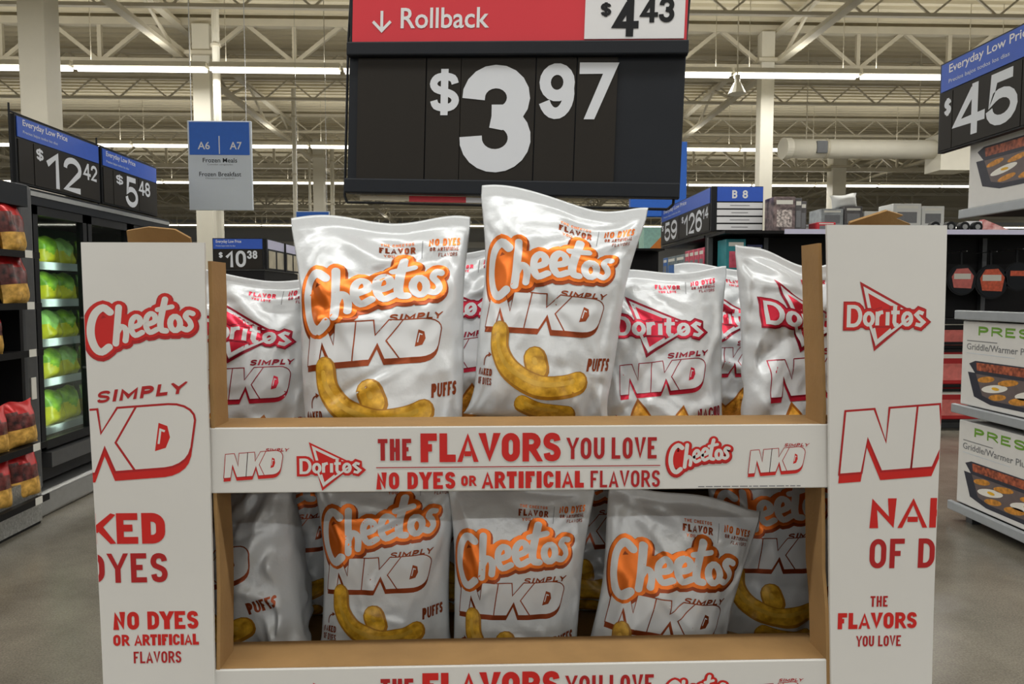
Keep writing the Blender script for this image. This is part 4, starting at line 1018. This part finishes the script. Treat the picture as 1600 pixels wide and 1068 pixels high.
def chip_band(u, v): return 0 if v > 0.72 - 0.12 * u else (1 if v > 0.42 else 2)
V, F, MI = lump_bag('x', 0.27, 0.31, 0.12, None, 3, chip_band)
CB = mesh_ob('chip_bag', V, F, chip_bag_mat(), None, True, MI); first = True
names = ['lowest', 'second', 'third', 'fourth', 'top']
for i, z in enumerate(rz):
    for k, yy in enumerate((yR - 0.13, yR - 0.41)):
        if i == 2 and k == 0: continue
        if i == 3 and k == 1: continue
        o = CB if first else CB.copy()
        if not first: COL.objects.link(o)
        first = False
        o.location = (XR - 0.015, yy, z - 0.006); o.rotation_euler = (R(-6), R(4 * (k - 0.5)), R(78 + 5 * i)); o.scale = (1, 1, 0.98 if i in (0, 3, 4) else 0.88)
        prop(o, 'red and yellow chip bag, %s rack shelf, %s' % (names[i], 'beside the freezer' if k == 0 else 'cut by the left picture edge'), 'chip bag', 'chip bags on the left rack')

# ------------------------------------------------------------------ hanging aisle signs
def aisle_sign(px0, px1, py0, py1, Y, label, words=True):
    a = at(px0, py1, Y); b = at(px1, py0, Y); w = b.x - a.x; h = b.z - a.z
    g = empty('aisle_sign', a)
    bevel(box('panel', 0, w, 0, 0.03, 0, h, M_LTGREY, g), 0.004)
    box('header_panel', w * 0.03, w * 0.97, -0.004, -0.0005, h * 0.62, h * 0.985, M_BLUE2, g)
    for x in (w * 0.06, w * 0.92): MB().bar((x, 0.015, h), (x, 0.015, CEIL - a.z - 0.02), 0.004, n=4).build('cable', M_STEEL, g)
    box('divider_line', w * 0.49, w * 0.505, -0.006, -0.0042, h * 0.63, h * 0.83, M_SWHITE, g)
    if words:
        print_on('aisle_number', text('A6', w * 0.16, h * 0.68, w * 0.19, h * 0.085, M_SWHITE, off=0.012), (0, -0.004, 0), (1, 0, 0), (0, 0, 1), g, 0.001)
        print_on('aisle_number', text('A7', w * 0.66, h * 0.68, w * 0.19, h * 0.085, M_SWHITE, off=0.012), (0, -0.004, 0), (1, 0, 0), (0, 0, 1), g, 0.001)
        print_on('aisle_lettering', text('Frozen Meals', w * 0.23, h * 0.535, w * 0.54, h * 0.05, M_SLATE, off=0.008) + text('Comidas congeladas', w * 0.3, h * 0.50, w * 0.4, h * 0.022, M_GREYINK, off=0.0)
                 + text('Frozen Breakfast', w * 0.17, h * 0.38, w * 0.66, h * 0.05, M_SLATE, off=0.008) + text('Desayuno congelado', w * 0.27, h * 0.345, w * 0.46, h * 0.022, M_GREYINK, off=0.0), (0, 0, 0), (1, 0, 0), (0, 0, 1), g, 0.001)
    prop(g, label, 'aisle sign', 'hanging aisle signs')
aisle_sign(296, 392, 189, 328, 7.0, 'blue and white hanging aisle sign reading A6 A7')
aisle_sign(463, 515, 330, 404, 13.2, 'small distant blue hanging sign above the left puffs bag', words=False)

# ------------------------------------------------------------------ far left gondola with the 10.38 sign
Y0 = 12.0; a = at(333, 421, Y0); b = at(411, 372, Y0)
flat_sign('price_sign', 'distant black and blue price sign reading 10.38 above the left chips bag', (a.x, Y0, a.z), (1, 0, 0), b.x - a.x, b.z - a.z, (b.z - a.z) * 0.34, 'Everyday Low Price',
          [('$', 0.12, 0.20, 0.55, 0.86, 0.2), ('10', 0.28, 0.66, 0.12, 0.92, 0.17), ('38', 0.68, 0.88, 0.52, 0.92, 0.2)], group='distant left signs', wire=False)
M_LAV = mat('pale_lavender_card', (206, 206, 232), 0.5, var=0.02); M_CREAM = mat('cream_card', (190, 182, 160), 0.5, var=0.15, scale=6)
xs = b.x + 0.04; hz = b.z - a.z
for k, (ya, yb) in enumerate(((Y0 + 0.05, Y0 + 1.1), (Y0 + 1.15, Y0 + 2.1))):
    g = empty('side_sign', (xs, ya, a.z)); L = yb - ya
    box('backing_board', -0.04, 0, 0, L, 0, hz, M_BLACK, g); box('header_card', 0.001, 0.006, 0.05, L - 0.05, hz * 0.68, hz * 0.97, M_LAV, g)
    for q in range(2): box('price_card', 0.001, 0.006, 0.1 + q * L * 0.46, 0.1 + q * L * 0.46 + L * 0.36, hz * 0.06, hz * 0.62, M_CREAM, g)
    prop(g, ['pale lavender topped side sign next to the 10.38 sign', 'farther pale lavender topped side sign behind the 10.38 sign'][k], 'sign', 'distant left signs')
GL = empty('gondola', (a.x, Y0 + 0.02, 0)); w = b.x - a.x
MB().box(0, w, 0.02, 2.12, 0.12, a.z - 0.01).build('shelving', M_BLACKSHELF, GL); MB().box(-0.02, w + 0.02, 0.0, 2.14, 0, 0.12).build('base', M_DKSTEEL, GL)
for z in (0.5, 0.95, 1.4): MB().box(0.02, w - 0.02, -0.12, 0.02, z, z + 0.03).build('shelf', M_SHELFLIP, GL)
prop(GL, 'dark far gondola carrying the 10.38 price sign', 'shelving')

# ------------------------------------------------------------------ right: end of aisle B 8
YB = 7.95; a = at(1115, 361, YB); b = at(1193, 291, YB); w = b.x - a.x; h = b.z - a.z
g = empty('aisle_end_sign', a)
bevel(box('board', 0, w, 0, 0.06, 0, h, M_BLACK, g), 0.004)
box('header_panel', w * 0.06, w * 0.99, -0.008, -0.001, h * 0.665, h * 0.985, M_SBLUE, g)
for k in range(4):
    z1 = h * (0.635 - 0.16 * k); c = box('white_panel', w * 0.06, w * 0.985, -0.008, -0.001, z1 - h * 0.125, z1, M_SWHITE, g)
    print_on('panel_lettering', rect(w * (0.32 + 0.03 * (k % 2)), z1 - h * 0.07, w * (0.69 + 0.03 * ((k + 1) % 2)), z1 - h * 0.055, M_GREYINK), (0, -0.008, 0), (1, 0, 0), (0, 0, 1), c, 0.001)
for ch, xx, ww in (('B', 0.36, 0.11), ('8', 0.57, 0.12)):
    print_on('aisle_number', sletters(ch, w * xx, h * 0.73, h * 0.18, h * 0.036, M_SWHITE, w=w * ww, cw=0.6), (0, -0.008, 0), (1, 0, 0), (0, 0, 1), g, 0.001)
prop(g, 'blue and white end of aisle sign reading B 8', 'aisle sign')
XB8 = a.x - 0.03; y1 = Yx(1032, XB8)
flat_sign('price_sign', 'angled black and blue sign reading 59 and 126 left of the B 8 sign', (XB8, y1, a.z), (0, -1, 0), y1 - YB, h, h * 0.36, 'Everyday Low Price',
          [('$', 0.03, 0.07, 0.55, 0.85, 0.2), ('59', 0.1, 0.38, 0.1, 0.9, 0.17), ('$', 0.48, 0.52, 0.6, 0.9, 0.2), ('126', 0.54, 0.86, 0.1, 0.9, 0.17), ('14', 0.87, 0.96, 0.5, 0.9, 0.2)], [(0.02, 0.42), (0.43, 0.98)], wire=False)
# gondola behind it, along the aisle
XE = at(1700, 460, YB).x
YG = YB + 0.32
GR = empty('gondola', (XB8 + 0.02, YG, 0)); gz = a.z - 0.02; zs_ = pyz(432, 8.5, 1100); ztop = pyz(362, YB, 1260)
MB().box(0.45, 0.50, 0, y1 - YG, 0, ztop).box(0.0, 0.5, 0, y1 - YG, 0, 0.12).build('frame', M_BLACKSHELF, GR)
for z in (0.55, 1.05, zs_): MB().box(0.0, 0.45, 0, y1 - YG, z - 0.03, z).build('shelf', M_BLACKSHELF, GR)
MB().box(0.0, 0.5, 0, y1 - YG, gz - 0.03, gz).build('top_shelf', M_BLACKSHELF, GR)
prop(GR, 'black aisle gondola running back under the 59 and 126 sign', 'shelving')
M_PINK = mat('pink_carton', (186, 44, 74), 0.45, var=0.25, scale=9, rgb2=(214, 96, 120)); M_GRYC = mat('grey_carton', (108, 122, 128), 0.5, var=0.35, scale=10); M_BLUC = mat('blue_carton', (44, 104, 180), 0.45, var=0.2, scale=8)
M_TEAL = mat('teal_carton', (30, 130, 140), 0.45, var=0.2, scale=8); M_YEL = mat('yellow_carton', (224, 196, 60), 0.5, var=0.15); M_MINT = mat('mint_carton', (166, 214, 196), 0.5, var=0.1); M_ORG = mat('orange_print', (226, 132, 40), 0.5, var=0.1)
def carton(name, x0, x1, ya, yb, z0, z1, m, label, cat='carton', group=None, art=None, m2=None, face='x'):
    g = empty(name, ((x0 + x1) / 2, (ya + yb) / 2, z0)); dx, dy, dz = (x1 - x0) / 2, (yb - ya) / 2, z1 - z0
    bevel(box('box_body', -dx, dx, -dy, dy, 0, dz, m, g), min(0.006, dx * 0.1, dy * 0.1))
    if face == 'x': o, ex, L = (-dx, dy, 0), (0, -1, 0), 2 * dy
    else: o, ex, L = (-dx, -dy, 0), (1, 0, 0), 2 * dx
    it = art(L, dz) if art else (rect(L * 0.12, dz * 0.78, L * 0.88, dz * 0.9, M_TAG) + rect(L * 0.15, dz * 0.12, L * 0.85, dz * 0.62, m2 or M_GREYINK, 1e-5))
    print_on('front_print', it, o, ex, (0, 0, 1), g, 0.001)
    prop(g, label, cat, group); return g
ORD = ['first', 'second', 'third', 'fourth']
zt_ = pyz(387, 8.4, 1100)
ys = [Yx(p, XB8) for p in (1120, 1110, 1100, 1091, 1083)]
ys = [8.3 + 0.2 * k for k in range(5)]
for k in range(4): carton('carton', XB8 + 0.03, XB8 + 0.33, ys[k], ys[k + 1] - 0.01, zs_, zt_ - 0.0, M_PINK, 'pink carton under the 126 sign, %s from the B 8 end' % ORD[k], group='pink cartons on the gondola')
ys = [8.98, 9.42, 9.86]
for k in range(2): carton('carton', XB8 + 0.03, XB8 + 0.33, ys[k] + 0.12, ys[k + 1] + 0.11, zs_, zt_ - 0.03, M_GRYC, ['grey carton next to the pink cartons on the gondola', 'grey carton next to the blue carton on the gondola'][k], group='grey cartons on the gondola', m2=M_BLUC)
carton('carton', XB8 + 0.03, XB8 + 0.33, 9.99, max(10.2, y1 - 0.01), zs_, zt_ - 0.03, M_BLUC, 'bright blue carton just right of the tallest puffs bag')
# endcap run facing the camera
EC = empty('endcap_shelving', (a.x, YB - 0.1, 0)); ew = XE - a.x; ELZ = ztop
MB().box(0, ew, 0.34, 0.40, 0.1, ELZ - 0.05).build('back_board', M_BLACKSHELF, EC); MB().box(0, ew, 0.0, 0.40, 0, 0.1).build('base', M_DKSTEEL, EC)
MB().box(0.0, ew, -0.28, 0.40, ELZ - 0.05, ELZ - 0.02).build('top_shelf', M_BLACKSHELF, EC); box('shelf_lip', 0.62, ew, -0.29, -0.28, ELZ - 0.055, ELZ - 0.005, M_LAV, EC)
for x in (0.0, 0.62, 1.9, 3.1): MB().box(x, x + 0.05, 0.28, 0.34, 0.1, ELZ - 0.05).build('upright', M_DKSTEEL, EC)
for z in (0.45, 0.95, pyz(500, YB, 1485)):
    MB().box(0.02, ew, -0.2, 0.34, z - 0.03, z).build('shelf', M_BLACKSHELF, EC)
prop(EC, 'long black endcap shelving facing the camera behind the right post', 'shelving')
def fx(px): return at(px, 400, YB - 0.1).x
ex0 = pyz(360, YB - 0.2, 1200) 
carton('carton', fx(1196), fx(1229), YB - 0.3, YB - 0.05, ELZ - 0.019, pyz(307, YB - 0.3, 1210), mat('black_carton', (52, 42, 46), 0.4, var=0.5, scale=16, rgb2=(120, 104, 104)), 'black patterned carton standing beside the B 8 sign', face='y', m2=mat('carton_photo', (96, 80, 80), 0.4, var=0.7, scale=40, rgb2=(190, 180, 176)))
M_DGR = mat('dark_grey_carton', (84, 82, 84), 0.45, var=0.3, scale=14)
carton('carton', fx(1230), fx(1240), YB - 0.28, YB + 0.1, ELZ - 0.019, pyz(309, YB - 0.28, 1235), M_DGR, 'narrow grey carton touching the black patterned carton', face='y')
carton('carton', fx(1241), fx(1251), YB - 0.22, YB + 0.12, ELZ - 0.019, pyz(314, YB - 0.22, 1245), M_DGR, 'narrow grey carton second from the black patterned carton', face='y')
carton('carton', fx(1262), fx(1291), YB - 0.3, YB - 0.1, ELZ - 0.019, pyz(347, YB - 0.3, 1275), mat('red_carton', (196, 40, 56), 0.45, var=0.1), 'low red carton on the endcap just left of the right post', face='y')
carton('carton', fx(1130), fx(1160), YB - 0.2, YB + 0.1, pyz(425, YB, 1145) , pyz(373, YB - 0.2, 1145), M_TEAL, 'teal carton under the B 8 sign', face='y', m2=M_PINK)
carton('carton', fx(1162), fx(1186), YB - 0.2, YB + 0.1, pyz(425, YB, 1170), pyz(382, YB - 0.2, 1170), mat('dark_blue_carton', (40, 50, 90), 0.45, var=0.2), 'dark blue carton right of the teal carton', face='y', m2=M_TAG)
zc = pyz(425, YB, 1150); MB().box(0.02, 0.62, -0.12, 0.34, zc - 0.03, zc - 0.001).build('shelf', M_BLACKSHELF, EC)
# cookware hanging on the endcap
def pan(px, py, r, label, mcol, card):
    c = at(px, py, YB - 0.02); g = empty('hanging_pan', c); y = 0.0
    MB().bar((0, 0.0, 0), (0, 0.05, 0), r, n=22, r2=r * 0.82).build('pan_body', M_BLACK, g)
    MB().bar((0, 0.0, 0), (0, -0.004, 0), r * 0.9, n=22).build('pan_bottom', M_SLATE, g)
    MB().bar((0, 0.02, r * 0.9), (0, 0.03, r * 0.9 + 0.17), 0.012, n=8).build('handle', M_BLACK, g)
    MB().bar((0, -0.07, r * 0.9 + 0.155), (0, 0.26, r * 0.9 + 0.155), 0.005, n=5).build('peg_hook', M_STEEL, g)
    it = poly([(-r * 0.55, -r * 0.5), (r * 0.6, -r * 0.55), (r * 0.75, r * 0.25), (r * 0.35, r * 0.75), (-r * 0.4, r * 0.7), (-r * 0.7, r * 0.2)], mcol) + rect(-r * 0.55, r * 0.05, r * 0.55, r * 0.4, card, 2e-4)
    print_on('card_sleeve', it, (0, -0.006, 0), (1, 0, 0), (0, 0, 1), g, 0.002)
    prop(g, label, 'pan', 'pans hung on the endcap')
M_SALM = mat('salmon_card', (206, 110, 104), 0.5, var=0.15); M_ORC = mat('orange_red_card', (214, 96, 66), 0.5, var=0.25, scale=30)
pan(1503, 437, 0.17, 'black pan with pink card sleeve hanging just right of the right post', M_SALM, M_TAG)
pan(1549, 440, 0.19, 'black pan with orange card sleeve hanging over the griddle boxes', M_ORC, M_TAG)
pan(1590, 432, 0.16, 'black pan at the right picture edge hanging over the griddle boxes', M_SLATE, M_ORC)
for k, (p0, p1, y0_, y1_) in enumerate(((1477, 1503, 497, 545), (1477, 1500, 548, 600), (1477, 1503, 605, 655))):
    aa = at(p0, y1_, YB - 0.28); bb = at(p1 + 30, y0_, YB - 0.28)
    carton('carton', aa.x - 0.15, bb.x, YB - 0.27, YB + 0.1, aa.z, bb.z - 0.0, M_BLACKSHELF if k == 0 else M_DKRED, ['dark carton on the endcap shelf beside the top griddle box', 'red and white carton beside the upper griddle box, middle of three', 'red and white carton lowest beside the upper griddle box'][k], face='y', m2=M_SALM)
    MB().box(aa.x - 0.15 - EC.location.x, min(bb.x + 0.5, XE) - EC.location.x, -0.2, 0.34, aa.z - 0.03, aa.z - 0.001).build('shelf', M_BLACKSHELF, EC)
# toys on top of the endcap, right of the post
for k, px in enumerate((1462, 1486, 1508, 1528)):
    c = at(px, 348, YB - 0.25); r = 0.055
    g = empty('toy_wheel', (c.x, YB - 0.22, ELZ - 0.019 + r)); MB().bar((0, -0.03, 0), (0, 0.03, 0), r, n=16).build('tyre', M_BLACK, g); MB().bar((0, -0.034, 0), (0, 0.034, 0), r * 0.5, n=12).build('hub', M_STEEL, g)
    prop(g, 'dark wheel shaped pack on top of the endcap, %s from the right post' % ORD[k], 'toy', 'wheels on the endcap')
c0 = at(1540, 340, YB - 0.25)
g = empty('triangular_pack', (c0.x, YB - 0.2, ELZ - 0.019)); MB().prism([(0, 0), (0.32, 0), (0.30, 0.03), (0.02, 0.14)], (0, 0, 0), (1, 0, 0), (0, 0, 1), 0.08).build('pack_body', mat('red_white_pack', (206, 60, 62), 0.45, var=0.3, scale=12, rgb2=(230, 190, 186)), g)
MB().box(-0.16, 0.0, 0, 0.08, 0, 0.12).build('white_end', M_SWHITE, g)
prop(g, 'red and white triangular pack on top of the endcap at right', 'pack')

# ------------------------------------------------------------------ right: griddle boxes on the near shelf
XS = 3.02; yE = Yx(1500, XS)
SH = empty('griddle_shelving', (XS, yE - 1.6, 0)); prop(SH, 'grey lipped near shelving stacked with griddle boxes at the right edge', 'shelving')
zl = [atX(1505, y, XS).z for y in (788, 632, 484, 327)]
MB().box(0.52, 0.57, 0, 1.6, 0.0, zl[3] + 0.5).build('back_board', M_BLACKSHELF, SH)
for z in zl:
    sh = MB().box(0.01, 0.52, 0, 1.6, z - 0.045, z - 0.015).build('shelf', M_BLACKSHELF, SH); bevel(MB().box(-0.02, 0.01, -0.01, 1.62, z - 0.06, z - 0.002).build('shelf_lip', M_SHELFLIP, sh), 0.006)
for y in (0.05, 1.5): MB().box(0.05, 0.11, y - 0.03, y + 0.03, 0, zl[0] - 0.045).build('leg', M_DKSTEEL, SH)
M_FOODB = mat('bacon_print', (120, 52, 38), 0.45, var=0.5, scale=40, rgb2=(170, 90, 60)); M_FOODT = mat('toast_print', (206, 140, 52), 0.45, var=0.35, scale=40); M_EGG = mat('egg_white_print', (236, 234, 226), 0.45, var=0.02); M_YOLK = mat('yolk_print', (232, 180, 40), 0.45, var=0.1); M_PGREEN = mat('green_ink', (110, 160, 52), 0.5, var=0.04)
M_PANP = mat('pan_print', (44, 46, 60), 0.45, var=0.15)
def griddle_art(words):
    def f(L, H):
        it = []
        if words:
            it += sletters('PRESTO', L * 0.16, H * 0.84, H * 0.105, H * 0.028, M_PGREEN, w=L * 0.72, cw=1.0, gap=0.14)
            it += rect(L * 0.05, H * 0.765, L * 0.34, H * 0.775, M_GREYINK) + text('Griddle/Warmer Plus', L * 0.05, H * 0.665, L * 0.6, H * 0.075, M_GREYINK, off=0.008) + rect(L * 0.05, H * 0.62, L * 0.5, H * 0.627, M_LTGREY)
        y0 = 0.0 if words else 0.12
        def P(x, y): return (L * x, H * (y * (1 if words else 1.25) + y0))
        it += poly([P(0.08, 0.50), P(0.14, 0.54), P(0.98, 0.54), P(0.98, 0.40), P(0.14, 0.40)], M_PANP, 1e-4)
        it += poly([P(0.15, 0.52), P(0.97, 0.53), P(0.97, 0.43), P(0.16, 0.43)], M_FOODB, 2e-4)
        it += poly([P(0.07, 0.40), P(0.98, 0.40), P(0.98, 0.06), P(0.30, 0.06), P(0.14, 0.12)], M_PANP, 1e-4)
        it += poly([P(0.15, 0.39), P(0.97, 0.39), P(0.97, 0.11), P(0.33, 0.11), P(0.22, 0.15)], mat('griddle_plate_print', (104, 92, 92), 0.45, var=0.1), 2e-4)
        for (x, y, rx, ry, m) in ((0.25, 0.34, 0.08, 0.035, M_FOODT), (0.45, 0.34, 0.09, 0.035, M_FOODT), (0.68, 0.34, 0.09, 0.035, M_FOODT), (0.88, 0.34, 0.08, 0.035, M_FOODT), (0.33, 0.25, 0.12, 0.045, M_EGG), (0.65, 0.245, 0.14, 0.05, M_EGG), (0.9, 0.25, 0.06, 0.04, M_EGG), (0.36, 0.16, 0.08, 0.035, M_FOODT), (0.55, 0.16, 0.09, 0.04, M_FOODT), (0.8, 0.15, 0.1, 0.04, M_FOODT)):
            e = P(x, y); it += ell(e[0], e[1], L * rx, H * ry, m, 3e-4, 0.15)
        for x in (0.34, 0.66, 0.9): e = P(x, 0.252); it += ell(e[0], e[1], L * 0.035, H * 0.018, M_YOLK, 4e-4)
        return it
    return f
M_GBOX = mat('griddle_carton', (222, 222, 220), 0.45, var=0.02)
def gbox(z0, z1, ya, yb, label, words): carton('griddle_box', XS + 0.015, XS + 0.4, ya, yb, z0, z1, M_GBOX, label, 'appliance box', 'griddle boxes', griddle_art(words))
zz = [atX(1505, y, XS).z for y in (788, 650, 630, 492)]
yb1 = Yx(1503, XS); wbox = 0.95
gbox(zl[0], atX(1505, 657, XS).z, yb1 - wbox, yb1, 'white griddle box on the bottom shelf at the right edge', True)
gbox(zl[1], atX(1505, 501, XS).z, yb1 - wbox, yb1, 'white griddle box on the middle shelf at the right edge', True)
gbox(zl[3], atX(1505, 215, XS).z, yb1 - wbox, yb1, 'white griddle box on the top shelf under the 45 dollar sign', False)
X45 = XS - 0.06; yA = Yx(1457, X45); zt5 = atX(1457, 108, X45).z; zb5 = atX(1457, 243, X45).z; zh5 = atX(1457, 152, X45).z
S45 = flat_sign('price_sign', 'large black and blue price sign reading 45 at the top right', (X45, yA, zb5), (0, -1, 0), 1.45, zt5 - zb5, zt5 - zh5, 'Everyday Low Price',
          [('$', 0.045, 0.095, 0.56, 0.88, 0.2), ('45', 0.115, 0.50, 0.14, 0.93, 0.19)], [(0.015, 0.10), (0.105, 0.52), (0.525, 0.985)], wire=False)
MB().box(1.2, 1.24, 0.045, 0.07, -(zb5 - zl[3]), 0.05).build('support_post', M_BLACK, S45)

# ------------------------------------------------------------------ blue banner and far clutter
Yb = 10.5; a = at(985, 338, Yb); b = at(1074, 221, Yb)
g = empty('blue_banner', (a.x, Yb, a.z)); w = b.x - a.x; h = b.z - a.z
bevel(box('panel', 0, w, 0, 0.12, 0, h, M_BLUE2, g), 0.01)
for x in (w * 0.1, w * 0.9): MB().bar((x, 0.06, h), (x, 0.06, CEIL - a.z - 0.02), 0.006, n=4).build('cable', M_STEEL, g)
prop(g, 'tall bright blue hanging panel behind the right edge of the black price sign', 'banner')
a = at(1006, 388, 11.6); b = at(1033, 355, 11.6)
zsup = a.z
carton('carton', a.x, b.x, 11.6, 12.0, a.z, b.z, M_MINT, 'mint and orange carton peeking out right of the tallest puffs bag', face='y', art=lambda L, H: poly([(L * 0.35, 0), (L, 0), (L, H * 0.55)], M_ORG))
sp = empty('support_shelf', (a.x - 0.2, 11.55, 0)); MB().box(0, b.x - a.x + 0.25, 0, 0.5, zsup - 0.03, zsup - 0.001).build('shelf', M_BLACKSHELF, sp); MB().box(0, b.x - a.x + 0.25, 0.42, 0.5, 0, zsup - 0.031).build('stand', M_BLACKSHELF, sp)
prop(sp, 'dark shelf under the mint and orange carton', 'shelf')
def far_box(p0, p1, y0_, y1_, Y, m, label, name='carton', zbase=None, m2=None):
    a = at(p0, y1_, Y); b = at(p1, y0_, Y); carton(name, a.x, b.x, Y, Y + 0.5, a.z if zbase is None else zbase, b.z, m, label, face='y', m2=m2)
M_PALE = mat('pale_carton', (214, 216, 214), 0.5, var=0.06, scale=2); M_GSTR = mat('grey_striped_carton', (150, 156, 160), 0.45, var=0.3, scale=9)
YF = 13.0; zf = pyz(352, YF, 1320)
fs = empty('far_shelving', (at(1245, 400, YF).x, YF - 0.1, 0)); fw = at(1480, 400, YF).x - at(1245, 400, YF).x
MB().box(0, fw, 0, 0.9, 0, zf - 0.03).build('shelving_body', M_WALLG, fs); MB().box(-0.02, fw + 0.02, -0.03, 0.92, zf - 0.03, zf).build('top_deck', M_SHELFLIP, fs)
prop(fs, 'grey far shelving topped with pale cartons behind the right post', 'shelving')
far_box(1283, 1318, 326, 352, YF, M_GSTR, 'grey striped carton on the far shelving just above the right post', zbase=zf)
far_box(1319, 1348, 322, 352, YF, M_DGR, 'darker carton under the white sack on the far shelving', zbase=zf)
a = at(1330, 323, YF); V, F, MI = lump_bag('x', 0.5, 0.24, 0.3, None, 5)
o = mesh_ob('white_sack', V, F, [M_PALE], None, True, loc=(a.x, YF + 0.25, pyz(322, YF, 1330) - 0.005), rot=(0, R(-7), 0)); prop(o, 'puffy white sack lying on the far cartons above the right post', 'sack')
far_box(1350, 1376, 330, 352, YF, M_PALE, 'pale carton behind the torn flap of the right post', zbase=zf)
far_box(1395, 1440, 318, 352, YF, M_PALE, 'large pale carton on the far shelving right of the torn flap', zbase=zf)
far_box(1440, 1476, 322, 352, YF, M_PALE, 'large pale carton at the right end of the far shelving', zbase=zf)
